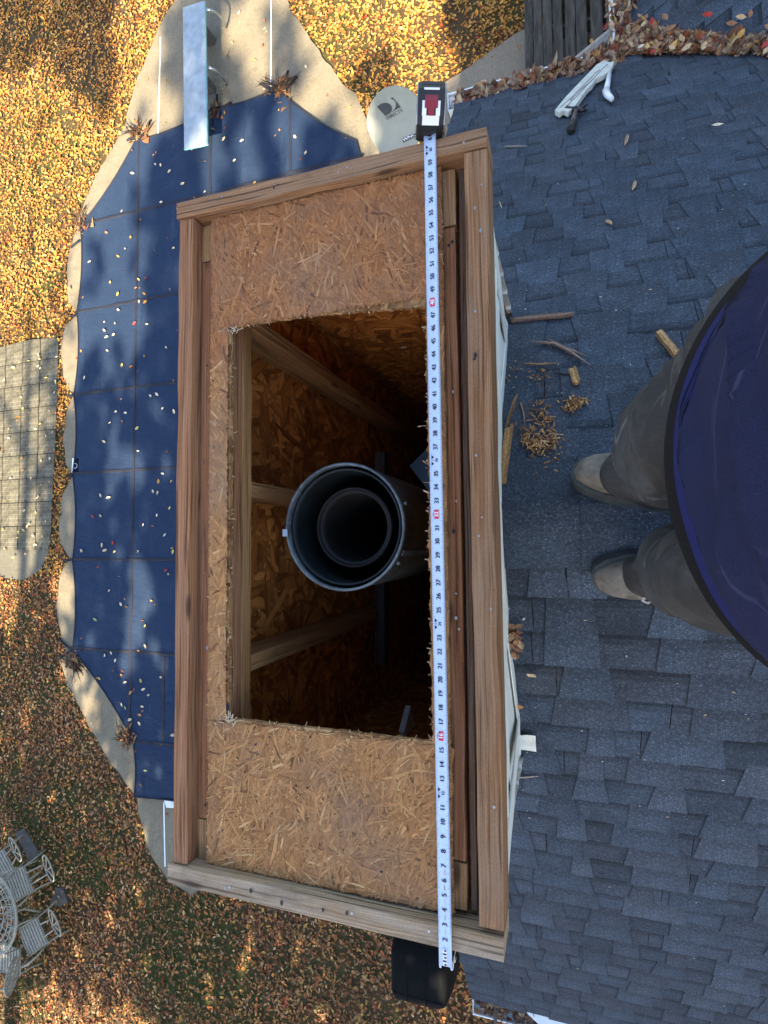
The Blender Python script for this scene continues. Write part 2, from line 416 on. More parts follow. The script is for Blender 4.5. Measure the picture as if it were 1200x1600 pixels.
def merge(bm_obj, *_): pass
GLY = {}
def glyphs(txt):
    """outline of a word as (verts, faces) on the XY plane, cap height about .7"""
    if txt not in GLY:
        cu = bpy.data.curves.new('t', 'FONT'); cu.body = txt; cu.align_x = 'CENTER'; cu.resolution_u = 3
        o = bpy.data.objects.new('t', cu); COL.objects.link(o)
        dg = bpy.context.evaluated_depsgraph_get()
        me = bpy.data.meshes.new_from_object(o.evaluated_get(dg))
        GLY[txt] = ([v.co.copy() for v in me.vertices], [tuple(p.vertices) for p in me.polygons])
        bpy.data.objects.remove(o); bpy.data.curves.remove(cu); bpy.data.meshes.remove(me)
    return GLY[txt]
def put_text(mb, txt, origin, xdir, ydir, size, bold=0.):
    vs, fs = glyphs(txt); xd, yd = Vector(xdir), Vector(ydir); up = xd.cross(yd).normalized()
    for dx, dz in (((0, 0),) if not bold else ((-bold, 0), (bold, .00004))):
        P = [Vector(origin) + xd * (p.x * size + dx) + yd * ((p.y - .35) * size) + up * dz for p in vs]
        mb.add(P, fs)

# ------------------------------------------------------------------ the ground and the pool deck
def struct(mb, name, mat, **k): return mb.build(name, mat, kind='structure', **k)
g = MB(); g.add([(-250, -250, 0), (250, -250, 0), (250, 250, 0), (-250, 250, 0)], [(0, 1, 2, 3)]); struct(g, 'lawn', M_LAWN)

def pts(l, z=0.): return [at(u, v, z) for u, v in l]
deck_px = [(300, -60), (285, -20), (259, 30), (240, 71), (217, 124), (195, 202), (150, 281), (127, 337), (112, 394),
           (107, 430), (108, 470), (121, 492), (105, 512), (98, 550), (101, 590), (117, 617), (106, 645), (101, 690), (106, 725), (115, 743),
           (101, 770), (95, 815), (97, 850), (110, 874), (97, 900), (92, 945), (95, 985), (104, 1014), (98, 1035), (112, 1075), (140, 1130), (165, 1175),
           (192, 1212), (216, 1245), (222, 1285), (236, 1330), (262, 1368), (300, 1400)]
left = [(p.x, p.y) for p in pts(deck_px)]
right = [(p.x, p.y) for p in pts([(500, 1250), (560, 1000), (640, 700), (660, 420), (585, 215), (572, 182), (555, 150), (530, 122), (500, 82), (478, 48), (455, 18), (440, -40)])]
def rough(poly, amp, step=.12):
    out = []
    for i, a in enumerate(poly):
        b = poly[(i + 1) % len(poly)]; L = math.dist(a, b); k = max(1, int(L / step))
        for j in range(k):
            t = j / k; x = a[0] + (b[0] - a[0]) * t; y = a[1] + (b[1] - a[1]) * t
            out.append((x + noise.noise(Vector((x * 4, y * 4, 1))) * amp, y + noise.noise(Vector((x * 4, y * 4, 9))) * amp))
    return out
DECK = rough(left + right, .05)
def ccw(p):
    a = sum(p[i][0] * p[(i + 1) % len(p)][1] - p[(i + 1) % len(p)][0] * p[i][1] for i in range(len(p)))
    return p if a > 0 else p[::-1]
DECK = ccw(DECK)
m = MB(); m.prism(DECK, -.05, .035); pool_deck = struct(m, 'pool_deck', M_CONC)
# white joint strips pressed into the deck
for (a, b) in (((251, 58), (247, 214)), ((424, -30), (423, 156)), ((256, 1254), (258, 1354))):
    m = MB(); A, B = at(*a, .035), at(*b, .035); m.board(A + Vector((0, 0, .002)), B + Vector((0, 0, .002)), .022, .006, (1, 0, 0), .001, 8, .001)
    m.build('joint_strip', M_WHITE, pool_deck)
# stamped patio: each paver a piece of its own
patio_poly = ccw([(p.x, p.y) for p in pts([(-70, 560), (-5, 545), (48, 532), (93, 528), (94, 570), (91, 640), (88, 700), (85, 760), (82, 830), (77, 865), (62, 892), (38, 906), (8, 903), (-20, 890), (-30, 800), (-20, 735), (8, 700), (-60, 690)])])
m = MB(); m.prism(patio_poly, -.05, .012); patio = struct(m, 'patio', concrete('patio_bed', (.12, .115, .09), (.15, .14, .11), (.08, .07, .05)))
def inside(p, poly):
    x, y = p; r = False; j = len(poly) - 1
    for i in range(len(poly)):
        xi, yi = poly[i]; xj, yj = poly[j]
        if (yi > y) != (yj > y) and x < (xj - xi) * (y - yi) / (yj - yi) + xi: r = not r
        j = i
    return r
def clip_rect(poly, x0, y0, x1, y1):
    for ax, lim, sgn in ((0, x0, 1), (0, x1, -1), (1, y0, 1), (1, y1, -1)):
        out = []
        for i in range(len(poly)):
            a, b = poly[i - 1], poly[i]; da, db = (a[ax] - lim) * sgn, (b[ax] - lim) * sgn
            if (da >= 0) != (db >= 0):
                t = da / (da - db); out.append((a[0] + (b[0] - a[0]) * t, a[1] + (b[1] - a[1]) * t))
            if db >= 0: out.append(b)
        poly = out
        if len(poly) < 3: return []
    return poly
PX0, PY0, PS = at(94, 530).x - .02, at(94, 530).y, .445
for i in range(6):
    for j in range(9):
        x1 = PX0 - i * PS + .02; y1 = PY0 + .08 - j * PS
        c = clip_rect(patio_poly, x1 - PS + .012, y1 - PS + .012, x1 - .003, y1 - .003)
        if len(c) > 2:
            ar = abs(sum(c[k - 1][0] * c[k][1] - c[k][0] * c[k - 1][1] for k in range(len(c)))) / 2
            if ar > .02:
                m = MB(); h = .034 + random.random() * .008; m.prism(ccw(c), .0, h); m.build('paver', M_PAVER, patio)
path_poly = ccw([(p.x, p.y) for p in pts([(690, 135), (745, 97), (812, 52), (850, 40), (1000, 60), (1000, 200), (700, 260)])])
m = MB(); m.prism(rough(path_poly, .03), -.05, .03); struct(m, 'path', M_PATH)

# ------------------------------------------------------------------ pool cover
HZ = ZC
cov = [(-.944, .961), (-.719, .985), (-.563, .985), (-.378, .819), (-.33, .7), (-.33, -.24), (-.52, -.435), (-.52, -.56), (-.916, -.556), (-.922, -.435), (-1.102, -.245),
       (-1.108, -.035), (-1.114, .172), (-1.116, .365), (-1.112, .57), (-1.107, .787)]
cov = [Vector((x * HZ, y * HZ)) for x, y in cov]; cen = sum(cov, Vector((0, 0))) / len(cov)
outl = []
for i, a in enumerate(cov):
    b = cov[(i + 1) % len(cov)]; d = b - a; nrm = Vector((-d.y, d.x)).normalized()
    if nrm.dot(cen - a) < 0: nrm = -nrm
    bow = min(.07, d.length * .05)
    for t in np.linspace(0, 1, 9)[:-1]: p = a + d * float(t) + nrm * bow * 4 * float(t * (1 - t)); outl.append((p.x, p.y))
outl = ccw(outl)
XL = [-1.3, -.932, -.731, -.53, -.33, 0]; XL = [x * HZ for x in XL]
YL = [1.2, .787, .57, .365, .172, -.033, -.24, -.435, -.8]; YL = [y * HZ for y in YL]
cover = empty('pool_cover', (-5.4, 1.5, .04), 'navy blue mesh safety cover strapped over the swimming pool, scattered with leaves', 'pool cover')
def cz(x, y): return .075 - .02 * (1 - abs(math.sin(x * 2.0)) * abs(math.sin(y * 2.0)))
for i in range(5):
    for j in range(8):
        c = clip_rect(outl, XL[i] + .012, YL[j + 1] + .012, XL[i + 1] - .012, YL[j] - .012)
        if len(c) < 3: continue
        m = MB(); m.prism(ccw(c), .05, .062); m.build('panel', M_COVER, cover)
for x in XL[1:5]:
    ys = sorted(p for k in range(len(outl)) for p in ([outl[k - 1][1] + (outl[k][1] - outl[k - 1][1]) * (x - outl[k - 1][0]) / (outl[k][0] - outl[k - 1][0])] if (outl[k - 1][0] - x) * (outl[k][0] - x) < 0 else []))
    if len(ys) >= 2:
        m = MB(); m.board((x, ys[0] - .04, .064), (x, ys[-1] + .04, .064), .042, .01, (1, 0, 0), .002, 40, .012); m.build('strap', M_STRAP, cover)
for y in YL[1:8]:
    xs = sorted(p for k in range(len(outl)) for p in ([outl[k - 1][0] + (outl[k][0] - outl[k - 1][0]) * (y - outl[k - 1][1]) / (outl[k][1] - outl[k - 1][1])] if (outl[k - 1][1] - y) * (outl[k][1] - y) < 0 else []))
    if len(xs) >= 2:
        m = MB(); m.board((xs[0] - .05, y, .0645), (xs[-1] + .05, y, .0645), .042, .01, (0, 1, 0), .002, 30, .012); m.build('strap', M_STRAP, cover)
m = MB(); m.board(at(256, 1020, .066), at(254, 1156, .066), .042, .008, (1, 0, 0), .002, 12, .008); m.build('strap', M_STRAP, cover)
m = MB(); m.tube([(x, y, .062) for x, y in outl], .014, 5, closed=True); m.build('hem_cord', M_STRAP, cover)
# straps and springs that run from the corners to anchors in the deck
def anchor(base, dirs, L=.45):
    for a in dirs:
        m = MB(); b = at(*base, .06); e = b + Vector((math.cos(R(a)), math.sin(R(a)), 0)) * L * random.uniform(.7, 1.15); e.z = .045
        m.board(b, e, .035, .008, (-math.sin(R(a)), math.cos(R(a)), 0), .002, 6, .006)
        q = [b.lerp(e, t) for t in np.linspace(.35, .95, 7)]
        m.tube([p + Vector((0, 0, .012)) for p in q], .016, 6); m.build('anchor_strap', M_STRAP, cover)
anchor((221, 214), (135, 175, 55)); anchor((340, 174), (95, 20), .3); anchor((440, 150), (140, 75, 45), .5); anchor((130, 372), (90, 200), .4)
for b in ((122, 492), (121, 617), (118, 744), (112, 875)): anchor(b, (180,), .22)
anchor((112, 1016), (150, 210), .4); anchor((209, 1155), (190, 110), .35)

def debris(name, label, base, dirs, n, L, cat='debris', z=.05, group=None):
    m = MB(); b = at(*base, z)
    for i in range(n):
        a = R(random.choice(dirs) + random.gauss(0, 14)); l = L * random.uniform(.3, 1)
        st = b + Vector((random.gauss(0, .05), random.gauss(0, .05), random.uniform(0, .03)))
        e = st + Vector((math.cos(a) * l, math.sin(a) * l, random.uniform(0, .06))); md = st.lerp(e, .5) + Vector((random.gauss(0, .03), random.gauss(0, .03), .02))
        k = random.uniform(.6, 1.4); m.tube([st, md, e], [.009, .007, .003], 4, col=(.045 * k, .028 * k, .02 * k))
        for _q in range(3):
            c = random.choice([(.2, .09, .04), (.12, .06, .035), (.28, .16, .07)])
            t = Vector((random.gauss(0, .035), random.gauss(0, .035), 0)); q = b + Vector((random.gauss(0, .1), random.gauss(0, .1), random.uniform(.005, .03)))
            m.add([q, q + t, q + t * 1.6 + Vector((.02, .01, .02)), q + Vector((t.y, -t.x, .02))], [(0, 1, 2, 3)], None, c)
    o = m.build(name, M_TWIG); tag(o, label, cat, group or 'leaf and twig debris caught on the pool deck'); return o
debris('twig_debris', 'dark twigs and brown leaves heaped at the peak of the pool cover', (438, 142), (20, 70, 110, 150, 170), 24, .42)
debris('twig_debris', 'dry brown twigs caught on the cover corner left of the diving board', (215, 210), (140, 175, 200, 95), 16, .42)
debris('twig_debris', 'small dark twig bent at the cover edge right of the diving board', (338, 176), (90, 15), 7, .28)
debris('twig_debris', 'thin dark twig upright on the concrete beside the cover left edge', (131, 350), (90, 75, 210), 8, .4)
debris('twig_debris', 'brown debris pile on the concrete beneath the lower left cover corner', (118, 1035), (290, 320, 150), 20, .36)
debris('twig_debris', 'forked brown twig on the concrete at the lowest cover anchor', (198, 1153), (110, 200, 180), 14, .3)
# skimmer lids
def lid(label, quad):
    p = pts(quad, .06); m = MB(); m.prism(ccw([(q.x, q.y) for q in p]), .036, .062); m2 = MB()
    c = sum(p, Vector()) / 4; o = empty('skimmer_lid', (c.x, c.y, .036), label, 'skimmer lid', 'white skimmer lids at the pool edge'); m.build('lid', M_WHITE, o)
    m2.tube([c + Vector((math.cos(t), math.sin(t), .0)) * .045 + Vector((0, 0, .004)) for t in np.linspace(0, 6.28, 13)[:-1]], .004, 4, closed=True); m2.build('finger_ring', M_WHITE, o)
lid('square white skimmer lid on the concrete beside the cover left edge', [(113, 716), (123, 716), (123, 740), (112, 740)])
lid('white skimmer lid at the foot of the cover, partly behind the lumber frame', [(255, 1247), (290, 1249), (285, 1263), (260, 1262)])

# ------------------------------------------------------------------ diving board
db = empty('diving_board', at(345, 90, 0), 'pale blue diving board with teal edges over the deep end of the covered pool', 'diving board')
ZB = .46
cn = pts([(285, 12), (319, 1), (323, 224), (287, 232)], ZB)
m = MB(); n0 = 22
L0, L1 = cn[0], cn[3]; R0, R1 = cn[1], cn[2]
rings = []
for i in range(n0 + 1):
    t = i / n0; a, b = L0.lerp(L1, t), R0.lerp(R1, t); w = (b - a).normalized(); r = .012 if 0 < i < n0 else .0
    th = .045
    rings.append([a + Vector((0, 0, -th)) + w * .01, b + Vector((0, 0, -th)) - w * .01, b + Vector((0, 0, -.012)), b - w * .012, a + w * .012, a + Vector((0, 0, -.012))])
m.loft(rings); m.build('board', M_BOARD, db)
m = MB(); m.board(R0 + Vector((.004, 0, -.022)), R1 + Vector((.004, 0, -.022)), .012, .034, (1, 0, 0), .003, 10, .001)
m.board(L1 + Vector((0, -.004, -.022)), R1 + Vector((0, -.004, -.022)), .012, .034, (0, 1, 0), .003, 4, .001); m.build('edge_band', M_TEAL, db)
dm = (L0 + R0) / 2
for t in (.12, .48):
    a, b = L0.lerp(L1, t), R0.lerp(R1, t); c = (a + b) / 2
    m = MB(); m.box(Vector((c.x, c.y, .22)), (.24, .1, .38)); m.build('pedestal', M_SLATE, db)
for (a, b, c2) in (((323, 15), (345, 17), (354, 43)), ((326, 105), (345, 112), (354, 133))):
    p0, p1, p2 = at(*a, .52), at(*b, .42), at(*c2, .03)
    cur = [p0 * (1 - t) ** 2 + p1 * 2 * t * (1 - t) + p2 * t * t for t in np.linspace(0, 1, 9)]
    m = MB(); m.tube(cur, .02, 8); m.build('handrail', M_STEEL, db, True)

# ------------------------------------------------------------------ low deck under the eave
wdk = empty('wooden_deck', (1, 6, 0), 'weathered grey plank deck with rough dark gaps under the white gutters', 'deck')
e = [816, 832, 848, 865, 882, 901, 922, 945, 963]
xs = [at(u, 60, .35).x for u in e]
while xs[-1] < 4: xs.append(xs[-1] + .145)
for i in range(len(xs) - 1):
    m = MB(); y1 = 9.2 - (.0 if i else .9); w = xs[i + 1] - xs[i]
    c = (xs[i] + xs[i + 1]) / 2 + random.gauss(0, .006); z = .33 + random.uniform(-.02, .02) - (.1 if i == 0 else 0)
    m.board((c, 3.1, z), (c + random.gauss(0, .015), y1, z + random.gauss(0, .01)), w - random.uniform(.012, .03), .038, (1, 0, 0), .008, 24, .008); m.build('plank', M_DECK, wdk)
for y in np.arange(3.3, 9.2, .5):
    m = MB(); m.board((xs[1], y, .21), (4, y, .21), .04, .18, (0, 1, 0), .002, 3); m.build('joist', M_DECK, wdk)

# ------------------------------------------------------------------ house: two crossing gables of asphalt shingles
YR, ZR = .07, ZC - 1.31                      # main ridge
TH = R(35.8); CT, ST = math.cos(TH), math.sin(TH); TT = math.tan(TH)
XRAKE = -.57; RUN = 2.67; EXPO = .127
CHX0, CHX1, CHY0, CHY1 = -.819, -.1185, -.724, .784       # chimney frame
CHZ = ZC - .995
house = empty('house', (4, 0, 0), 'house with two crossing gable roofs of blue-black asphalt shingles and white gutters', 'house')
def roofz(y): return ZR - TT * abs(y - YR)
SIDE_Y0, SIDE_Y1 = -.69, .755
def main_pt(sgn):
    return lambda s, x, h: Vector((x, YR + sgn * (s * CT + h * ST), ZR - s * ST + h * CT))
WX, WZ = 3.25, 4.2 + TT * (3.25 - .47)
def wing_pt(s, y, h): return Vector((WX - s * CT - h * ST, y, WZ - s * ST + h * CT))

roof = MB()
for sgn in (1, -1):
    P = main_pt(sgn); L = RUN / CT
    yl = abs((SIDE_Y1 if sgn > 0 else SIDE_Y0) - YR) / CT
    for s0, s1, x0 in ((0.0, yl, -.17), (yl, L, XRAKE)):
        roof.extrude([P(s0, x0, -.02), P(s1, x0, -.02), P(s1, 12, -.02), P(s0, 12, -.02)], (0, 0, -.05))
roof = roof.build('roof', plain('roof_sheathing', (.2, .16, .11), .9), house)
def shade_col(k=1.):
    v = random.gauss(1, .07) * k; t = random.random()
    return (.050 * v * (1 + .14 * t), .068 * v, .090 * v * (1 - .05 * t))
def tab_mesh(mb, P, s0, s1, a0, a1, h0, h1, tp, col):
    """one laminated tab: raised slab with a blunt butt edge, slightly dovetailed"""
    q = [P(s0, a0 - tp, h0), P(s1, a0 + tp, h1), P(s1, a1 - tp, h1), P(s0, a1 + tp, h0)]
    lo = [P(s0, a0 - tp, h0 - .008), P(s1, a0 + tp, h1 - .011), P(s1, a1 - tp, h1 - .011), P(s0, a1 + tp, h0 - .008)]
    mids = [P((s0 + s1) / 2, a0, (h0 + h1) / 2 + .0006), P((s0 + s1) / 2, a1, (h0 + h1) / 2 + .0006)]
    f = [(0, 1, 9, 8), (0, 3, 9, 8)]
    vs = q + lo
    n = (q[1] - q[0]).cross(q[3] - q[0]).z
    fs = [(0, 1, 2, 3), (0, 4, 5, 1), (1, 5, 6, 2), (2, 6, 7, 3), (3, 7, 4, 0)]
    if n < 0: fs = [tuple(reversed(x)) for x in fs]
    mb.add(vs, fs, None, col)
under = MB(); tabs = []
def lay(P, ncourse, a_lo, a_hi, cut=None, lim0=0.):
    for k in range(ncourse):
        s0, s1 = k * EXPO, (k + 1) * EXPO + random.gauss(0, .0015)
        a = a_lo + random.uniform(-.9, 0)
        lo_lim = cut(k, a_lo) if cut else a_lo
        while a < a_hi:                     # the lower ply, a metre at a time
            b = a + 1.0; x0, x1 = max(a + .0012, lo_lim), min(b - .0012, a_hi)
            if x1 - x0 > .02:
                c = shade_col(.94)
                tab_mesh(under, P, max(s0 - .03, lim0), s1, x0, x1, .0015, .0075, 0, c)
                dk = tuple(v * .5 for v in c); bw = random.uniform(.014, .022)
                # printed dark band, deepened and faded out to stand in for shade under the butts
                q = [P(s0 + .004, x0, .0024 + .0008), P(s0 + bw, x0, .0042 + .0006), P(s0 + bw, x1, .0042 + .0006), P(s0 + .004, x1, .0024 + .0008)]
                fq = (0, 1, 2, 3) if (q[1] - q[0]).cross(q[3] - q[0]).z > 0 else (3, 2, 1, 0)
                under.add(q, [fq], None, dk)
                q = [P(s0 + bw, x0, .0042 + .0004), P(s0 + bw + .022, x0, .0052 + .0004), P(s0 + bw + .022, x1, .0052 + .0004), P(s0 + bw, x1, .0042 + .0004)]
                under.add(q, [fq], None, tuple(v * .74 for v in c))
            # the upper ply: dragon-tooth tabs of uneven width
            t = a + random.uniform(.0, .06)
            while t < b - .05:
                w = random.choice((.075, .10, .12, .14, .16, .2)) * random.uniform(.9, 1.1); gp = random.choice((.08, .10, .12, .14, .17)) * random.uniform(.85, 1.15)
                y0, y1 = max(t, lo_lim), min(t + w, b - .002, a_hi)
                if y1 - y0 > .03:
                    mid = P((s0 + s1) / 2, (y0 + y1) / 2, .01)
                    tabs.append((P, max(s0 - .02, lim0), s1 + .001, y0, y1, random.uniform(-.013, .0), shade_col(random.choice((1.0, 1.05, .97, 1.1, .92))), mid))
                t += w + gp
            a = b
for sgn in (1, -1):
    P = main_pt(sgn)
    def cut(k, a_lo, sgn=sgn):
        y = YR + sgn * (k + .5) * EXPO * CT
        return -.168 if SIDE_Y0 - .02 < y < SIDE_Y1 + .02 else XRAKE
    lay(P, int(RUN / CT / EXPO) + 1, XRAKE, 5.2, cut)
def in_view(p):
    u, v = px(p); return -20 < u < 1220 and -20 < v < 1620
def hidden(p):
    """behind the lumber frame or the person's shirt"""
    u, v = px(p); return u < 760 and 200 < v < 1500 or (u > 1090 and 480 < v < 980)
def under_wing(p): return 4.2 + TT * (p.x - .47) > p.z + .02 and p.x < WX
def place_tabs(lst, limit, roof_part, wing=False):
    vis = [t for t in lst if in_view(t[7]) and not hidden(t[7]) and (wing or not under_wing(t[7]))]
    vis.sort(key=lambda t: -(t[4] - t[3]) / (t[7] - Vector((0, 0, ZC))).length)
    pick = set(id(t) for t in vis[:limit]); rest = MB()
    for t in lst:
        P, s0, s1, a0, a1, tp, col, mid = t
        if not wing and under_wing(mid): continue
        if id(t) in pick:
            m = MB(); tab_mesh(m, P, s0, s1, a0, a1, .0068, .0125, tp, col); m.build('shingle', M_SHINGLE, roof_part)
        else: tab_mesh(rest, P, s0, s1, a0, a1, .0068, .0125, tp, col)
    return rest
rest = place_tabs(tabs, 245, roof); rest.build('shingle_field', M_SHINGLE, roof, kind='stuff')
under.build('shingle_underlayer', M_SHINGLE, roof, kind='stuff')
# ridge caps, bent over the ridge
x = -.15; k = 0
while x < 5:
    m = MB(); w = .155; L = .2; c = shade_col(.86 + .22 * random.random()); h0, h1 = .016, .022
    vs = []
    for xx, h in ((x - .01, h1), (x + L + .03, h0)):
        for sg, s in ((1, w), (1, .03), (1, .0), (-1, .03), (-1, w)): 
            p = main_pt(sg)(s, xx, h); 
            if s == 0: p.z -= .004
            vs.append(p)
    vs += [p - Vector((0, 0, .007)) for p in vs]
    fs = [(i, i + 1, i + 6, i + 5) for i in range(4)] + [(i + 1, i, i + 10, i + 11) for i in range(4)] + [(0, 5, 15, 10), (9, 4, 14, 19)]
    m.add(vs, fs, None, c); m.build('ridge_cap', M_SHINGLE, roof); x += L; k += 1
# the wing
m = MB(); L = (WX - .47) / CT
m.extrude([wing_pt(0, .2, -.02), wing_pt(L, 2.9, -.02), wing_pt(L, 11, -.02), wing_pt(0, 11, -.02)], (0, 0, -.05))
m.extrude([(WX, .2, WZ - .02), (WX + 2.8, 2.9, WZ - .02 - 2.8 * TT), (WX + 2.8, 11, WZ - .02 - 2.8 * TT), (WX, 11, WZ - .02)], (0, 0, -.05))
wroof = m.build('wing_roof', MATS['roof_sheathing'], house)
under = MB(); tabs = []
lay(lambda s, a, h: wing_pt(L - (int(L / EXPO) + 1) * EXPO + s, a, h), int(L / EXPO) + 1, .3, 9)
def wing_vis(t): 
    p = t[7]; return ZR - TT * abs(p.y - YR) < p.z + .01
tabs = [t for t in tabs if wing_vis(t)]
rest = place_tabs(tabs, 55, wroof, True); rest.build('shingle_field', M_SHINGLE, wroof, kind='stuff'); under.build('shingle_underlayer', M_SHINGLE, wroof, kind='stuff')
# walls with lapped boards
def lap_wall(mb, p0, p1, z0, z1f, out, exposure=.115, x_clip=None):
    p0, p1, out = Vector(p0), Vector(p1), Vector(out); z = z0
    n = 14
    while z < 9:
        rowb, rowt, rowi = [], [], []
        for i in range(n + 1):
            t = i / n; zt = z1f(t); q = p0.lerp(p1, t); zb, ze = min(z, zt), min(z + exposure, zt)
            rowb.append(Vector((q.x, q.y, zb)) + out * .014); rowt.append(Vector((q.x, q.y, ze)) + out * .003); rowi.append(Vector((q.x, q.y, zb)) + out * .003)
        if all(a.z == b.z for a, b in zip(rowb, rowt)): break
        vs = rowi + rowb + rowt; fs = []
        for i in range(n):
            fs += [(i, i + 1, n + 2 + i, n + 1 + i), (n + 1 + i, n + 2 + i, 2 * n + 3 + i, 2 * n + 2 + i)]
        mb.add(vs, fs); z += exposure
m = MB(); lap_wall(m, (-.40, 2.45, 0), (-.40, .75, 0), 0, lambda t: roofz(2.45 - 1.7 * t) - .09, (-1, 0, 0)); lap_wall(m, (-.40, -.69, 0), (-.40, -2.3, 0), 0, lambda t: roofz(-.69 - 1.61 * t) - .09, (-1, 0, 0)); m.build('gable_wall', M_SIDING, house)
m = MB(); lap_wall(m, (12, 2.45, 0), (-.40, 2.45, 0), 0, lambda t: 4.35, (0, 1, 0)); m.build('north_wall', M_SIDING, house)
m = MB(); lap_wall(m, (-.40, -2.3, 0), (12, -2.3, 0), 0, lambda t: 4.35, (0, -1, 0)); m.build('south_wall', M_SIDING, house)
m = MB(); lap_wall(m, (.75, 11, 0), (.75, 2.46, 0), 0, lambda t: 4.25, (-1, 0, 0)); m.build('wing_wall', M_SIDING, house)
# gutters: K-shaped troughs with a rolled lip, end caps
def gutter(name, a, b, out, parent):
    a, b, out = Vector(a), Vector(b), Vector(out); d = (b - a).normalized(); m = MB()
    prof = [(0, .0), (0, -.1), (.07, -.1), (.085, -.06), (.115, -.03), (.115, .0), (.105, .004), (.105, -.004), (.108, -.026), (.08, -.052), (.066, -.094), (.004, -.094), (.004, 0)]
    rings = [[q + out * x + Vector((0, 0, z)) for x, z in prof] for q in (a, a.lerp(b, .33), a.lerp(b, .66), b)]
    m.loft(rings, False, False)
    g_ = m.build(name, M_WHITE, parent)
    for q in (a, b):
        m = MB(); m.extrude([q + out * x + Vector((0, 0, z)) for x, z in ((0, 0), (0, -.1), (.07, -.1), (.085, -.06), (.116, -.03), (.116, .002))], d * (.004 if q == a else -.004)); m.build('end_cap', M_WHITE, g_)
    return g_
ZE = ZR - RUN * TT
gutter('gutter', (XRAKE - .05, 2.725, ZE - .01), (.34, 2.725, ZE - .01), (0, 1, 0), house)
gutter('gutter', (12, -2.595, ZE - .012), (XRAKE + .005, -2.595, ZE - .012), (0, -1, 0), house)
gutter('gutter', (.475, 2.84, 4.19), (.475, 11, 4.19), (-1, 0, 0), house)
# white rake trim seen past the low roof corner
m = MB(); P = main_pt(-1); m.board(P(.9, XRAKE + .018, -.06), P(RUN / CT, XRAKE + .018, -.06), .02, .11, (1, 0, 0), .002, 6); m.build('rake_board', M_WHITE, house)
P = main_pt(1); m = MB(); m.board(P(.9, XRAKE + .018, -.06), P(RUN / CT, XRAKE + .018, -.06), .02, .11, (1, 0, 0), .002, 6); m.build('rake_board', M_WHITE, house)
m = MB(); m.board((XRAKE, 2.715, ZE - .085), (.34, 2.715, ZE - .085), .018, .13, (0, 1, 0), .002, 4); m.board((XRAKE + .02, -2.585, ZE - .085), (12, -2.585, ZE - .085), .018, .13, (0, 1, 0), .002, 4); m.build('fascia', M_WHITE, house)
# grey downspout slanting down from the wing gutter
a, b = at(962, 46, 3.9), at(874, 116, 3.0)
m = MB(); m.board(a, b, .078, .055, Vector((0, 0, 1)).cross(b - a), .012, 10, .002)
for o in (-.022, 0, .022):
    sd_ = Vector((0, 0, 1)).cross(b - a).normalized() * o; m.tube([a + sd_ + Vector((0, 0, .03)), b + sd_ + Vector((0, 0, .03))], .005, 6)
m.build('downspout', M_CLEAR, house)
m = MB(); q = at(838, 125, 2.9); m.box(q, (.1, .08, .16)); m.tube([b, q + Vector((0, 0, .05))], .03, 8); m.build('downspout_elbow', M_WHITE, house)

# ------------------------------------------------------------------ chimney chase: framed box with the cap taken off
ch = empty('chimney_chase', (-.47, .03, 0), 'open wooden chimney chase framed in lumber with a cut strand board top', 'chimney')
H = .089; zt = CHZ
def stick(name, p0, p1, w, h, side, mat, seg=26, warp=.0024, parent=None):
    m = MB(); m.board(p0, p1, w, h, side, .0018, seg, warp); return m.build(name, mat, parent or ch)
# raised curb of boards on edge
stick('curb_board', (CHX0 - .004, CHY1 - .019, zt - H / 2), (CHX1 + .002, CHY1 - .019, zt - H / 2), .038, H, (0, 1, 0), M_CURB)
stick('curb_board', (CHX0 - .006, CHY0 + .020, zt - H / 2), (CHX1 + .001, CHY0 + .012, zt - H / 2), .040, H, (0, 1, 0), M_GREYEND)
stick('curb_board', (CHX0 + .019, CHY0 + .042, zt - H / 2 - .004), (CHX0 + .019, CHY1 - .040, zt - H / 2 - .004), .037, H, (1, 0, 0), M_RED)
stick('curb_board', (CHX1 - .020, CHY0 + .045, zt - H / 2 - .002), (CHX1 - .020, CHY1 - .041, zt - H / 2 - .002), .044, H, (1, 0, 0), M_CURB)
# top plates, a doubled pair on each side, and the lighter end blocks
zo = ZC - 1.022                                # top face of the strand board
zp = zo - .012
for k in range(2):
    z = zp - .019 - k * .0395
    lx = -.7405; rx = -.2175
    stick('top_plate', (lx, -.600 + .0 * k, z), (lx, .655, z), H, .038, (1, 0, 0), M_RED if not k else M_STUD)
    stick('top_plate', (rx, -.595, z - .002), (rx, .625, z - .002), .062, .038, (1, 0, 0), M_RED)
for (x, y0, y1) in ((-.7405, -.685, -.602), (-.7405, .657, .742)):
    stick('end_block', (x, y0, zp - .018), (x, y1, zp - .018), H, .038, (1, 0, 0), M_FRESH, 4)
for (x, y0, y1) in ((-.218, -.680, -.598), (-.218, .628, .742)):
    stick('end_block', (x, y0, zp - .017), (x, y1, zp - .017), .064, .038, (1, 0, 0), M_FRESH, 4)
# dark packing strips down in the gap beside the curb
stick('filler_strip', (-.1735, -.68, zp - .026), (-.1735, .742, zp - .026), .013, .045, (1, 0, 0), M_FILL)
stick('filler_strip', (-.7895, -.66, zt - .075), (-.7895, .42, zt - .075), .012, .05, (1, 0, 0), M_RED)
stick('filler_strip', (-.788, .42, zt - .05), (-.788, .70, zt - .05), .012, .04, (1, 0, 0), M_RED)
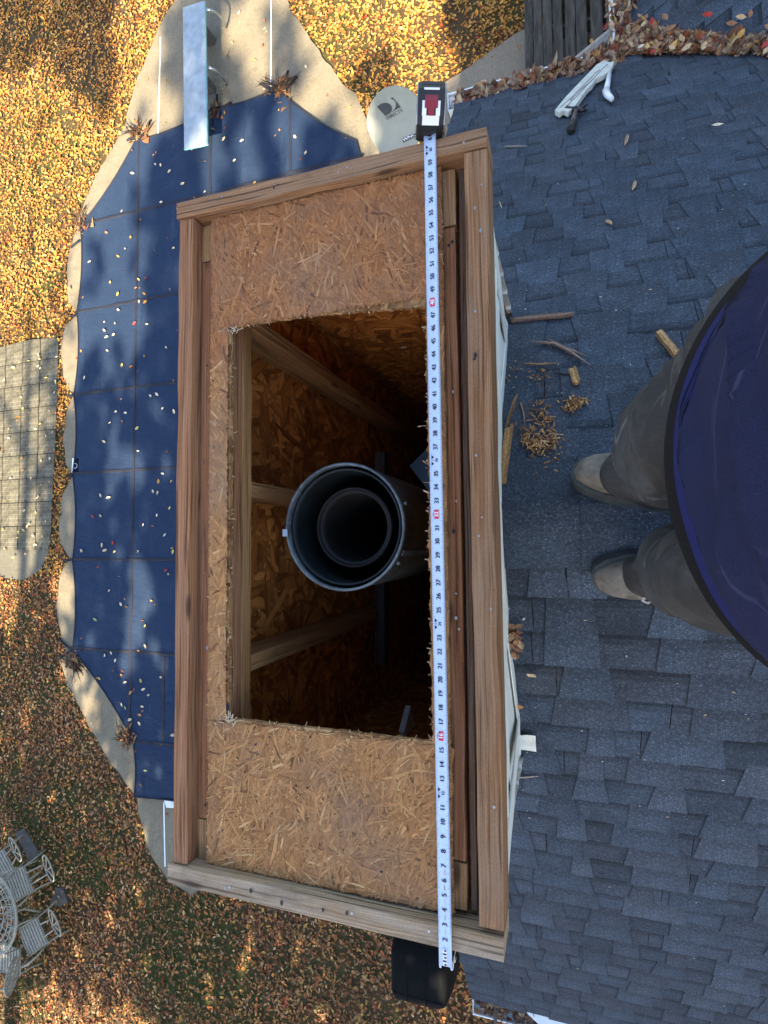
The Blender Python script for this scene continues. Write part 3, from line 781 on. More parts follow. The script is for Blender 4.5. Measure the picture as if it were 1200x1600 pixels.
# strand board with its jagged cut-out: four limbs of one sheet
HX0, HX1, HY0, HY1 = -.695, -.246, -.376, .486
OX0, OX1, OY0, OY1 = -.7455, -.2095, -.684, .744
TK = .011
def jag(a, b, n, amp, seed):
    return [(a + (b - a) * i / n, noise.noise(Vector((i * .9, seed, 0))) * amp + random.gauss(0, amp * .35)) for i in range(n + 1)]
hole = []
hole += [(x, HY0 - .004 * (x - HX0) + d) for x, d in jag(HX0 - .0, HX1, 40, .0022, 1)]
hole += [(HX1 + d, y) for y, d in jag(HY0 + .003, HY1 - .014, 90, .0045, 2)]
hole += [(x, HY1 - .014 * (x - HX0) / (HX1 - HX0) + .006 * math.sin((x - HX0) * 9) + d) for x, d in jag(HX1, HX0, 44, .0022, 3)]
hole += [(HX0 + d, y) for y, d in jag(HY1 - .004, HY0 + .004, 80, .0018, 4)]
def ring_sheet(mb, hole, rect, z0, z1, col=None):
    x0, x1, y0, y1 = rect; cx, cy = (HX0 + HX1) / 2, (HY0 + HY1) / 2; outer = []
    for x, y in hole:                          # matching rim point for each hole point
        dx, dy = x - cx, y - cy; t = min(((x1 if dx > 0 else x0) - cx) / dx if abs(dx) > 1e-6 else 9e9, ((y1 if dy > 0 else y0) - cy) / dy if abs(dy) > 1e-6 else 9e9)
        outer.append((cx + dx * t, cy + dy * t))
    n = len(hole)
    vs = [(x, y, z1) for x, y in hole] + [(x, y, z1) for x, y in outer] + [(x, y, z0) for x, y in hole] + [(x, y, z0) for x, y in outer]
    fs = []
    for i in range(n):
        j = (i + 1) % n
        fs += [(i, n + i, n + j, j), (2 * n + i, 2 * n + j, 3 * n + j, 3 * n + i), (j, 2 * n + j, 2 * n + i, i), (n + i, 3 * n + i, 3 * n + j, n + j)]
    mb.add(vs, fs)
    for cxr, cyr in ((x0, y0), (x1, y0), (x1, y1), (x0, y1)):
        near = sorted(range(n), key=lambda i: math.dist(outer[i], (cxr, cyr)))[:2]
        a, b = outer[near[0]], outer[near[1]]
        mb.add([(a[0], a[1], z1), (cxr, cyr, z1), (b[0], b[1], z1)], [(0, 1, 2)])
m = MB(); ring_sheet(m, hole, (OX0, OX1, OY0, OY1), zo - TK, zo)
osb_top = m.build('strand_board', M_OSB, ch)
# the strands themselves, pressed one over another on the face
def strand(mb, c, ang, L, W, z, col, lift=0.):
    n = random.choice((2, 3, 4)); ax = Vector((math.cos(ang), math.sin(ang), 0)); ay = Vector((-ax.y, ax.x, 0)); up = []; dn = []
    bend = random.gauss(0, .04)
    for i in range(n + 1):
        t = i / n - .5; w = W * (.5 + random.uniform(-.14, .14)) * (1 if 0 < i < n else random.uniform(.25, .9))
        o = ay * (bend * L * (t * t * 4)) + Vector((0, 0, lift * (t + .5)))
        up.append(Vector(c) + ax * (t * L + random.gauss(0, .002)) + ay * w + o); dn.append(Vector(c) + ax * (t * L + random.gauss(0, .002)) - ay * w + o)
    vs = [Vector((p.x, p.y, p.z)) for p in dn + up]; fs = []; uv = []
    o1, o2 = random.random() * 9, random.random() * 9
    for i in range(n):
        fs.append((i, i + 1, n + 2 + i, n + 1 + i)); u0, u1 = o1 + L * i / n, o1 + L * (i + 1) / n
        uv.append([(u0, o2), (u1, o2), (u1, o2 + W), (u0, o2 + W)])
    mb.add(vs, fs, uv, col)
def strand_col(x, y):
    r = random.random(); k = random.uniform(.86, 1.12)
    far = (y - .1) / .7                                        # redder, rain-greyed sheet end at the far side
    base = random.choice(((.37, .19, .075), (.41, .215, .085), (.34, .17, .068), (.45, .25, .105), (.30, .145, .058), (.385, .195, .08)))
    if r < .03: base = (.15, .07, .03)
    if r > .96: base = (.52, .33, .16)
    if y > .4: base = (base[0] * .88, base[1] * .77, base[2] * .76)
    return (base[0] * k * 1.02, base[1] * k * .93, base[2] * k * .81)
m = MB(); cnt = 0
zone = [((OX0, OX1, OY0, HY0 - .006), 6200), ((OX0, OX1, HY1 - .002, OY1), 5200), ((OX0, HX0 - .003, HY0, HY1), 1700), ((HX1 + .004, OX1, HY0, HY1), 1300)]
for (x0, x1, y0, y1), n in zone:
    for i in range(n):
        x, y = random.uniform(x0, x1), random.uniform(y0, y1)
        L = random.uniform(.012, .075) * (1 if random.random() < .7 else .5); W = random.uniform(.004, .011) if i < n * .45 else random.uniform(.0012, .0065)
        if i < n * .45: L = random.uniform(.03, .08)
        if x1 - x0 < .1: L = min(L, .045)
        ang = random.gauss(R(60) if y < 0 else R(110), .75)
        ex, ey = abs(math.cos(ang)) * L / 2 + abs(math.sin(ang)) * W / 2, abs(math.sin(ang)) * L / 2 + abs(math.cos(ang)) * W / 2
        if ex * 2 > (x1 - x0) or ey * 2 > (y1 - y0): 
            ang = R(90) + random.uniform(-.45, .45) if (x1 - x0) < (y1 - y0) else random.gauss(0, .3)
            L = min(L, max(x1 - x0, y1 - y0)); ex, ey = abs(math.cos(ang)) * L / 2 + W / 2, abs(math.sin(ang)) * L / 2 + W / 2
        x = min(max(x, x0 + ex), x1 - ex) if x1 - x0 > 2 * ex else (x0 + x1) / 2
        y = min(max(y, y0 + ey), y1 - ey) if y1 - y0 > 2 * ey else (y0 + y1) / 2
        cnt += 1
        strand(m, (x, y, zo + .0004 + cnt * 4e-7 + random.uniform(0, .0003)), ang, L, W, zo, strand_col(x, y))
m.build('surface_strands', M_STRAND, osb_top, kind='stuff')
# torn splinters along the saw cut
m = MB()
for i in range(210):
    q = random.choice(hole); side = random.random()
    a = math.atan2((HY0 + HY1) / 2 - q[1], (HX0 + HX1) / 2 - q[0])
    if q[0] > HX1 - .02 : a = math.pi + random.gauss(0, .6)
    elif q[0] < HX0 + .02: a = random.gauss(0, .7)
    elif q[1] > 0: a = -math.pi / 2 + random.gauss(0, .6)
    else: a = math.pi / 2 + random.gauss(0, .6)
    L = abs(random.gauss(0, .004)) + .002
    if random.random() < .02: L = random.uniform(.015, .035)
    c = random.choice(((.5, .34, .19), (.38, .22, .11), (.6, .45, .28), (.3, .16, .08)))
    strand(m, (q[0] + math.cos(a) * L * .3, q[1] + math.sin(a) * L * .3, zo + random.uniform(-.009, .002)), a, L, random.uniform(.0006, .003), 0, c, random.gauss(0, .005))
m.build('torn_splinters', M_STRAND, osb_top, kind='stuff')
# saw kerfs that run past the corners
for (x0, y0, x1, y1) in ((HX0 - .028, HY1 - .004, HX0 + .01, HY1 - .002), (HX0 - .02, HY0 + .002, HX0 + .01, HY0 + .001)):
    m = MB(); m.board((x0, y0, zo + .0012), (x1, y1, zo + .0012), .0045, .0015, (0, 1, 0), .0004, 4, .0004); m.build('saw_kerf', M_INK, osb_top)
m = MB()
for _ in range(60):
    x, y = random.choice(((HX0 - .004, HY1 - .006), (HX0 - .004, HY0 + .004))); a = random.uniform(0, 6.28)
    strand(m, (x + random.gauss(0, .012), y + random.gauss(0, .005), zo + .002), a, random.uniform(.004, .018), .002, 0, (.6, .46, .3), random.uniform(0, .006))
m.build('saw_fluff', M_STRAND, osb_top, kind='stuff')
# fixings: nail heads and dark nail holes in the sheet and the boards
def nails(parent, name, spots, mat, r=.0032):
    m = MB()
    for x, y, z in spots:
        rr = r * random.uniform(.7, 1.3); el = random.uniform(1, 1.8)
        m.add([(x + math.cos(t) * rr, y + math.sin(t) * rr * el, z + .0012) for t in np.linspace(0, 6.2832, 9)[:-1]], [tuple(range(8))])
    return m.build(name, mat, parent, kind='stuff')
nails(osb_top, 'knot_holes', [(OX0 + .12, -.42, zo + .0012), (OX0 + .11, -.425, zo + .0012), (OX0 + .035, -.61, zo + .0012), (OX0 + .05, -.35, zo + .0012), (OX0 + .03, .52, zo + .0012), (-.35, -.63, zo + .0012), (OX1 - .03, .1, zo + .0012), (OX1 - .008, -.3, zo + .0012), (OX1 - .01, -.42, zo + .0012)], M_INK, .0062)
def on_board(x0, x1, y0, y1, z, n): return [(random.uniform(x0, x1), random.uniform(y0, y1), z) for _ in range(n)]
nails(ch, 'nail_heads', [(-.70, CHY1 - .012, zt + .0016), (-.42, CHY1 - .02, zt + .0016), (-.40, CHY1 - .014, zt + .0016), (-.16, CHY1 - .022, zt + .0016), (-.68, CHY0 + .016, zt + .0016), (-.67, CHY0 + .02, zt + .0016), (-.40, CHY0 + .022, zt + .0016), (-.25, CHY0 + .02, zt + .0016)]
      + on_board(CHX1 - .034, CHX1 - .006, CHY0 + .1, CHY1 - .1, zt, 9) + on_board(-.2, -.192, -.5, .6, zp + .001, 5) + on_board(-.775, -.75, -.6, .6, zp + .002, 4), M_STEEL, .0021)
nails(ch, 'nail_holes', [(-.57, CHY1 - .02, zt + .0012), (-.56, CHY1 - .016, zt + .0012), (-.62, CHY0 + .022, zt + .0012), (-.55, CHY0 + .012, zt + .0012), (-.46, CHY0 + .016, zt + .0012), (-.41, CHY0 + .02, zt + .0012), (-.148, .34, zt + .0002), (-.146, .347, zt + .0002), (-.2, .588, zp + .001), (-.193, .594, zp + .001), (-.2, .02, zp + .001), (-.765, .41, zp + .001), (-.76, -.57, zp + .001)], M_INK, .003)
# inside: sheathing on four sides, studs, blocking
ZF = 3.0
for (nm, c, s) in (('sheathing', ((CHX0 + .027), .03, (zp - .08 + ZF) / 2), (.012, 1.42, zp - .08 - ZF)), ('sheathing', (-.179, .03, (zp - .08 + ZF) / 2), (.012, 1.42, zp - .08 - ZF)),
                   ('sheathing', (-.47, .742, (zp - .04 + ZF) / 2), (.63, .012, zp - .04 - ZF)), ('sheathing', (-.47, -.684, (zp - .04 + ZF) / 2), (.63, .012, zp - .04 - ZF))):
    m = MB(); m.box(c, s); o = m.build(nm, M_OSBIN, ch)
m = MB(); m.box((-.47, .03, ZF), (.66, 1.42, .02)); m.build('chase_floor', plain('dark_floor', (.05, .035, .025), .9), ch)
zs = zp - .079
for y in (-.277, .128, .535): stick('stud', (-.741, y, zs), (-.741, y, ZF), .038, H, (0, 1, 0), M_STUD, 12, .003)
for x in (-.24,): 
    stick('stud', (x, .69, zs), (x, .69, ZF), .038, H, (1, 0, 0), M_STUD, 12, .003)
a, b = at(597, 708, 5.45), at(597, 1036, 5.45)
stick('cross_brace', a, b, .04, .06, (1, 0, 0), M_DECK, 10)
m = MB(); q = pts([(640, 728), (668, 700), (690, 722), (690, 765), (668, 765)], 5.6); m.extrude(q, (0, .0, -.01)); m.build('flashing', M_GLASS, ch)
# cream siding on the roof side, sprung loose along the roof line
def siding(y0, y1, z0f, z1f, xf, name='siding'):
    m = MB(); n = 26; vs = []
    for i in range(n + 1):
        t = i / n; y = y0 + (y1 - y0) * t; zb, zz = z0f(y), z1f(y)
        if zz < zb: zz = zb
        for x_, z in ((xf(t, 0), zz), (xf(t, 1), zb), (xf(t, 1) + .0035, zb), (xf(t, 0) + .0035, zz)): vs.append((x_, y, z))
    fs = []
    for i in range(n):
        for j in range(4): fs.append((i * 4 + j, i * 4 + (j + 1) % 4, i * 4 + 4 + (j + 1) % 4, i * 4 + 4 + j))
    m.add(vs, fs + [(0, 3, 2, 1), (n * 4, n * 4 + 1, n * 4 + 2, n * 4 + 3)]); return m.build(name, M_SIDING, ch)
Z1 = zt - .092
siding(-.67, .70, lambda y: max(Z1 - .10, roofz(y) + .02), lambda y: Z1, lambda t, b: -.150 + (.016 if b else 0) + .004 * math.sin(t * 9))
siding(-.68, .70, lambda y: max(Z1 - .22, roofz(y) + .015), lambda y: Z1 - .09, lambda t, b: -.157 + (.018 if b else 0))
siding(-.69, .70, lambda y: max(Z1 - .34, roofz(y) + .01), lambda y: max(Z1 - .21, roofz(y) + .012), lambda t, b: -.163 + (.016 if b else 0))
siding(-.69, .70, lambda y: roofz(y) + .004, lambda y: max(Z1 - .33, roofz(y) + .006), lambda t, b: -.167 + (.014 if b else 0))
# loose trim strips following the roof on both slopes
for (y0, y1, zo0, zo1, x0, x1) in ((.07, .63, .02, .03, -.139, -.150), (.07, -.56, .02, .03, -.139, -.142)):
    p0, p1 = Vector((x0, y0, roofz(y0) + zo0)), Vector((x1, y1, roofz(y1) + zo1)); m = MB()
    mid = p0.lerp(p1, .5) + Vector((-.008, 0, .01))
    m.board(p0, mid, .004, .05, (1, 0, 0), .001, 6, .002); m.board(mid, p1, .004, .05, (1, 0, 0), .001, 6, .002); m.build('trim_strip', M_SIDING, ch)
m = MB(); m.board((-.142, -.56, roofz(-.56) + .03), (-.132, -.71, Z1 - .05), .005, .075, (1, 0, 0), .001, 10, .003); m.build('trim_strip', M_SIDING, ch)
m = MB(); m.board((-.152, .62, roofz(.62) + .03), (-.132, .73, Z1), .005, .06, (1, 0, 0), .001, 8, .003); m.build('corner_trim', M_SIDING, ch)
# outer siding down to the ground
m = MB(); lap_wall(m, (CHX0 + .02, .72, 0), (CHX0 + .02, -.66, 0), 0, lambda t: zt - .092, (-1, 0, 0)); m.build('siding', M_SIDING, ch)
m = MB(); lap_wall(m, (-.14, .745, 0), (CHX0 + .02, .745, 0), 0, lambda t: zt - .092, (0, 1, 0)); m.build('siding', M_SIDING, ch)
m = MB(); lap_wall(m, (CHX0 + .02, -.686, 0), (-.14, -.686, 0), 0, lambda t: zt - .092, (0, -1, 0)); m.build('siding', M_SIDING, ch)

# ------------------------------------------------------------------ flue pipe
fl = empty('flue_pipe', (-.457, .036, ZF), 'round steel flue pipe with a smaller liner inside, standing in the chase opening', 'flue pipe')
fc = Vector((-.457, .036, 0)); z0 = ZC - 1.095
def pipe(ro, ri, top, bot, n=64, c=fc):
    m = MB(); P = [[(c.x + r * math.cos(t), c.y + r * math.sin(t), z) for t in np.linspace(0, 2 * math.pi, n + 1)[:-1]] for r, z in ((ro, bot), (ro, top - .012), (ro + .0022, top - .009), (ro + .0022, top - .002), (ro, top), (ri, top), (ri, top - .02), (ri, bot))]
    m.loft(P, False, False); return m
pipe(.139, .1355, z0, ZF + .02).build('outer_pipe', M_FLUE, fl, True)
M_TEALD = plain('dark_liner', (.010, .015, .017), .6, .2, .6, 12, .2)
pipe(.128, .1255, z0 - .012, ZF + .02).build('middle_liner', M_TEALD, fl, True)
pipe(.0905, .088, z0 - .062, ZF + .02).build('inner_liner', M_SOOT, fl, True)
pipe(.0868, .080, z0 - .07, ZF + .02).build('soot_lining', M_SOOT, fl, True)
m = MB(); m.box((fc.x - .1375, fc.y - .012, z0 + .002), (.012, .016, .012)); m.build('lock_tab', M_STEEL, fl)
m = MB(); a_ = R(200); m.box((fc.x + .1395 * math.cos(R(-25)), fc.y + .1395 * math.sin(R(-25)), (z0 + ZF) / 2 - .01), (.005, .012, z0 - ZF - .04), Matrix.Rotation(R(-25), 3, 'Z')); m.build('seam', M_FLUE, fl)
m = MB()
for a_ in (20, 95, 170, 262, 325): m.tube([(fc.x + r_ * math.cos(R(a_)), fc.y + r_ * math.sin(R(a_)), z0 - .035) for r_ in (.139, .1445)], .004, 6)
m.build('rim_screws', M_STEEL, fl)

# ------------------------------------------------------------------ tape measure laid along the frame
tm = empty('tape_measure', (-.225, .03, zt), 'pale blue tape measure laid along the wooden frame with its black case at the end', 'tape measure')
TX0, TX1 = -.2335, -.2115; TYE = -.756; TY0 = -.761
def txc(y): return -.2225 - .004 * (y - .0)
m = MB(); n = 60; vs = []
yA, yB = TYE, .80
for i in range(n + 1):
    y = yA + (yB - yA) * i / n; x = txc(y); z = zt + .0035 + .0012 * math.sin(y * 5)
    for k in range(7): 
        t = k / 6 - .5; vs.append((x + t * .0235, y, z + .0022 * (4 * t * t)))
fs = [(i * 7 + k, i * 7 + k + 1, i * 7 + 8 + k, i * 7 + 7 + k) for i in range(n) for k in range(6)]
m.add(vs, fs); blade = m.build('blade', M_BLADE, tm, True)
mod = blade.modifiers.new('thick', 'SOLIDIFY'); mod.thickness = .0006; mod.offset = -1
ink, red, wht, pink = MB(), MB(), MB(), MB()
def zb(y): return zt + .0035 + .0012 * math.sin(y * 5) + .0011
def rect(mb, x0, x1, y0, y1, z): mb.add([(x0, y0, z), (x1, y0, z), (x1, y1, z), (x0, y1, z)], [(0, 1, 2, 3)])
UP, RT = (-1, 0, 0), (0, 1, 0)
for k in range(2, 62):
    y = TY0 + .0254 * k; x = txc(y); z = zb(y) + .0003
    if k % 16 == 0:
        rect(red, x - .0052, x + .0035, y - .0085, y + .0085, z); put_text(wht, str(k), (x - .001, y, z + .0002), RT, UP, .0105, .0003)
        rect(ink, x - .0075, x - .0068, y - .004, y + .004, z)
    elif k % 12 == 0:
        put_text(ink, str(k), (x + .001, y, z), RT, UP, .0075, .0003)
        ink.add([(x - .0085, y + .0105, z), (x - .0035, y + .006, z), (x - .0085, y + .002, z)], [(0, 1, 2)]); ink.add([(x - .0085, y - .002, z), (x - .0035, y - .006, z), (x - .0085, y - .0105, z)], [(0, 1, 2)])
        put_text(ink, str(k // 12), (x - .006, y, z), RT, UP, .006)
    else: put_text(ink, str(k), (x - .0005, y, z), RT, UP, .0135 if k < 10 else .0118, .00042)
    if k < 7:
        for mb, dx in ((pink if k % 2 == 0 else ink, 0.),) + (((pink, .0022),) if k == 6 else ()):
            rect(mb, x + .0002 + dx, x + .0011 + dx, y + .0085, y + .017, z)
    for e8 in range(16):
        yy = y + .0127 + .0254 * e8 / 16; L = .0052 if e8 == 0 else (.0036 if e8 % 8 == 0 else .0026 if e8 % 4 == 0 else .0016)
        rect(ink, x + .0113 - L, x + .0113, yy - .0002, yy + .0002, z + .0012); 
        if e8 % 2 == 0: rect(ink, x - .0113, x - .0113 + L * .8, yy - .0002, yy + .0002, z + .0012)
for j in range(5): rect(ink, txc(-.74) - .002 - .002 * (j % 2), txc(-.74) + .002, -.754 + j * .006, -.751 + j * .006, zb(-.75) + .0012)
rect(wht, txc(-.74) - .0045, txc(-.74) + .003, -.755, -.726, zb(-.75) + .0008)
ink.build('black_figures', M_INK, blade); red.build('red_stud_mark', M_REDINK, blade); wht.build('white_figures', M_WINK, blade); pink.build('red_dash', M_PINK, blade)
m = MB(); x = txc(TYE)
for sx in (-1, 1): m.board((x + sx * .0095, TYE + .004, zt + .0035), (x + sx * .0105, TYE - .006, zt + .002), .004, .0018, (1, 0, 0), .0004, 3, .0003)
m.build('end_hook', M_BLADE, tm)
# case: D-shaped body with silver rims, crimson label
case = Matrix.Translation((-.2235, .842, zt + .004)) @ Matrix.Rotation(R(-3), 4, 'Z') @ Matrix.Rotation(R(17), 4, 'Y')
def casep(y, z, x): return case @ Vector((x, y, z))
prof = [(-.043, -.03), (-.046, .0), (-.044, .022), (-.034, .035), (-.012, .045), (.012, .046), (.032, .036), (.043, .018), (.046, -.006), (.043, -.028), (.036, -.034), (-.036, -.034)]
prof = [(y * 1.0, z * .86) for y, z in prof]
m = MB(); m.loft([[casep(y * s_, z * s_, x) for y, z in prof] for x, s_ in ((-.0265, .9), (-.025, .97), (-.02, 1), (.02, 1), (.025, .97), (.0265, .9))]); cs = m.build('case', M_BLACK, tm)
for sx in (-1, 1):
    m = MB(); m.tube([casep(y * .93, z * .93, sx * .0262) for y, z in prof], .0014, 6, closed=True); m.build('silver_rim', M_STEEL, cs)
def patch(name, mat, x0, x1, pr, lift):
    m = MB(); m.loft([[casep(y * (1 + lift), z * (1 + lift), x0) , casep(y * (1 + lift), z * (1 + lift), x1), casep(y * .97, z * .97, x1), casep(y * .97, z * .97, x0)] for y, z in pr]); m.build(name, mat, cs)
patch('white_label', M_WINK, -.016, .016, [prof[2], prof[3]], .02); patch('white_label', M_WINK, -.017, -.009, [prof[3], prof[4]], .02); patch('white_label', M_WINK, .009, .017, [prof[3], prof[4]], .02)
patch('red_button', M_CRIMSON, -.0125, .0125, [((prof[3][0] + prof[4][0]) / 2, (prof[3][1] + prof[4][1]) / 2), prof[4], (.003, .037)], .045)
patch('red_button', M_CRIMSON, -.006, .006, [prof[3], prof[4]], .04)
patch('white_label', M_WINK, -.0145, .0145, [(.004, .037), prof[5]], .025)
patch('grip_groove', M_INK, -.019, .019, [((prof[5][0] * .5 + prof[6][0] * .5), (prof[5][1] + prof[6][1]) / 2), prof[6]], .012)
m = MB(); m.box((txc(.79), .799, zt + .004), (.034, .012, .016)); m.build('mouth', M_BLACK, cs)

# ------------------------------------------------------------------ satellite dish on its mast
ZD = ZC - 4.2
dc = at(619, 191, ZD)
dn_ = Vector((.06, -.72, .69)).normalized()
dish = empty('satellite_dish', (dc.x + .05, dc.y + .25, 0), 'grey round satellite dish with black lettering behind the tape measure case', 'satellite dish')
def plane_hit(u, v, c, n):
    d = ray(u, v); o = Vector((0, 0, ZC)); t = (c - o).dot(n) / d.dot(n); return o + d * t
dx = (plane_hit(640, 180, dc, dn_) - plane_hit(600, 201, dc, dn_)).normalized(); dy = dn_.cross(dx)
RD = .245
def bowl(p, lift=0.):
    q = p - dc; a, b = q.dot(dx), q.dot(dy); r2 = (a * a + b * b) / RD ** 2
    return dc + dx * a + dy * b + dn_ * (.03 * r2 + lift)
ex = (plane_hit(668, 190, dc, dn_) - plane_hit(570, 190, dc, dn_)).normalized(); ey = dn_.cross(ex)
rings = []
for r in np.linspace(.02, 1, 10):
    ring_ = []
    for t in np.linspace(0, 2 * math.pi, 49)[:-1]:
        k = 1 + .09 * max(0, -math.sin(t)) * abs(math.sin(t)); w = 1 - .10 * max(0, -math.sin(t))
        ring_.append(bowl(dc + ex * (math.cos(t) * RD * r * w) + ey * (math.sin(t) * RD * r * k)))
    rings.append(ring_)
m = MB(); m.loft(rings, True, False); rim = rings[-1]
m.loft([rim, [p + dn_ * .004 + (p - dc) * .012 for p in rim], [p - dn_ * .012 + (p - dc) * .014 for p in rim]], False, False)
back = [[p - dn_ * .008 for p in rg] for rg in rings]; m.loft(list(reversed(back)), False, True)
refl = m.build('reflector', M_DISH, dish, True)
def dz(x, y): return 560 + x / 7.5, 120 + y / 7.5
def dprint(name, poly, mat, lift=.0035):
    P = [bowl(plane_hit(*dz(x, y), dc, dn_), lift) for x, y in poly]; m = MB()
    m.add(P, [tuple(range(len(P)))]); return m.build(name, mat, refl)
dprint('logo_mark', [(222, 346), (262, 318), (300, 303), (340, 302), (372, 318), (394, 350), (394, 392), (374, 426), (318, 458), (270, 405)], M_DISHINK)
dprint('logo_mark', [(376, 249), (403, 236), (498, 354), (436, 386), (384, 418), (412, 392), (432, 362), (441, 330), (438, 298), (420, 268)], M_DISHINK)
def dtext(txt, a, b, size, mat, name, lift=.004, bold=.0005):
    A, B = (plane_hit(*dz(*q), dc, dn_) for q in (a, b)); xd = (B - A).normalized(); yd = dn_.cross(xd)
    vs, fs = glyphs(txt); w = max(p.x for p in vs) - min(p.x for p in vs); c = (A + B) / 2; sx = (B - A).length / w
    m = MB()
    for o in (-bold, bold):
        m.add([bowl(c + xd * (p.x * sx + o) + yd * ((p.y - .35) * size), lift + (o > 0) * .0001) for p in vs], fs)
    m.build(name, mat, refl)
dtext('DIRECTV', (328, 486), (520, 386), .035, M_DISHINK, 'lettering')
dtext('WNC', (525, 738), (672, 662), .032, M_WINK, 'maker_mark', .0055)
dprint('maker_plate', [(512, 722), (664, 645), (684, 690), (530, 770)], M_DISHINK, .003)
m = MB()
for k in range(7):
    x, y = 482 + k * 16, 630 - k * 8.4
    m.add([bowl(plane_hit(*dz(*q), dc, dn_), .0035) for q in ((x, y), (x + 9, y - 5), (x + 12, y + 2), (x + 3, y + 7))], [(0, 1, 2, 3)])
m.build('small_print', M_STEEL, refl)
b0 = dc - dn_ * .05
m = MB(); m.tube([(b0.x + .03, b0.y + .12, 0), (b0.x + .03, b0.y + .12, b0.z - .35), (b0.x + .02, b0.y + .08, b0.z - .1), b0], .024, 10); m.build('mast', M_STEEL, dish, True)
m = MB(); arm0 = dc - ey * RD * 1.05; arm1 = arm0 + dn_ * .28 - ey * .06; m.tube([arm0, arm1], .011, 8); m.build('feed_arm', M_STEEL, dish)
m = MB(); m.tube([arm1, arm1 + (dc - arm1).normalized() * .09], [.022, .03], 10); m.build('receiver', M_BLACK, dish)

# ------------------------------------------------------------------ covered barbecue grill below the frame
gq = Vector((-1.75, -5.08, 0))
gr = empty('barbecue_grill', gq, 'barbecue grill under a fitted black cover standing on the leafy lawn', 'grill')
rings = []
ZT = 1.15
for z, sx, sy, r in ((.03, .36, .31, .05), (.3, .365, .315, .06), (.8, .36, .31, .06), (1.0, .345, .30, .07), (1.1, .335, .29, .09), (1.14, .315, .27, .1), (1.15, .27, .22, .1)):
    ring_ = []
    for (cx, cy, a0) in ((1, 1, 0), (-1, 1, 90), (-1, -1, 180), (1, -1, 270)):
        for t in range(5):
            a = R(a0 + t * 22.5); ring_.append((gq.x + cx * (sx - r) + r * math.cos(a) + noise.noise(Vector((z * 5, a, 1))) * .012, gq.y + cy * (sy - r) + r * math.sin(a) + noise.noise(Vector((z * 5, a, 4))) * .012, z))
    rings.append(ring_)
m = MB(); m.loft(rings); gc = m.build('fitted_cover', M_GRILL, gr, True)
m = MB()
for x in (-.12, .1): m.tube([(gq.x + x, gq.y - .27, 1.152), (gq.x + x, gq.y + .27, 1.152)], .006, 6)
m.tube([(gq.x - .3, gq.y - .2, 1.147), (gq.x + .3, gq.y - .2, 1.147)], .006, 6); m.build('seam', M_GRILL, gc)
m = MB(); put_text(m, 'VC', (gq.x + .372, gq.y + .06, .80), (0, -.0, -1), (0, 1, 0), .17, .006); m.build('lettering', M_WINK, gc)
for x in (-.26, .26):
    for y in (-.2, .2):
        m = MB(); m.tube([(gq.x + x, gq.y + y - .015, .035), (gq.x + x, gq.y + y + .015, .035)], .034, 12); m.build('caster', M_BLACK, gr)

# ------------------------------------------------------------------ patio table and chairs
tc = Vector((-9.27, -6.08, 0))
tb = empty('patio_table', tc, 'round cream metal patio table with a pierced lattice top on the leafy lawn', 'table')
def circ(c, r, z, n=48, a0=0, a1=2 * math.pi, close=True):
    return [(c[0] + r * math.cos(t), c[1] + r * math.sin(t), z) for t in (np.linspace(a0, a1, n + 1)[:-1] if close else np.linspace(a0, a1, n))]
m = MB(); m.tube(circ(tc, .69, .72, 64), .016, 8, closed=True); m.tube(circ(tc, .665, .722, 64), .012, 6, closed=True); m.build('rim', M_IRON, tb, True)
m = MB()
for r in (.1, .2, .3, .4, .5, .58): m.tube(circ(tc, r, .722, 40), .008, 5, closed=True)
for k in range(48):
    a = k * 2 * math.pi / 48; r0 = .1 if k % 4 == 0 else .3 if k % 2 == 0 else .5
    m.tube([(tc.x + math.cos(a + (r - .1) * .35 * (1 if k % 2 else -1)) * r, tc.y + math.sin(a + (r - .1) * .35 * (1 if k % 2 else -1)) * r, .72) for r in np.linspace(r0, .66, 7)], .007, 5)
for k in range(96):
    a = k * 2 * math.pi / 96; rr = .62 + .018 * (k % 2); m.tube([(tc.x + math.cos(a) * rr, tc.y + math.sin(a) * rr, .722), (tc.x + math.cos(a + .06) * (1.24 - rr + .02), tc.y + math.sin(a + .06) * (1.24 - rr + .02), .722)], .006, 4)
m.build('lattice_top', M_IRON, tb)
for k in range(4):
    a = R(45 + 90 * k); m = MB(); m.tube([(tc.x + math.cos(a) * r, tc.y + math.sin(a) * r, z) for r, z in ((.35, .71), (.22, .45), (.3, .2), (.5, 0.01))], .02, 8); m.build('leg', M_IRON, tb, True)
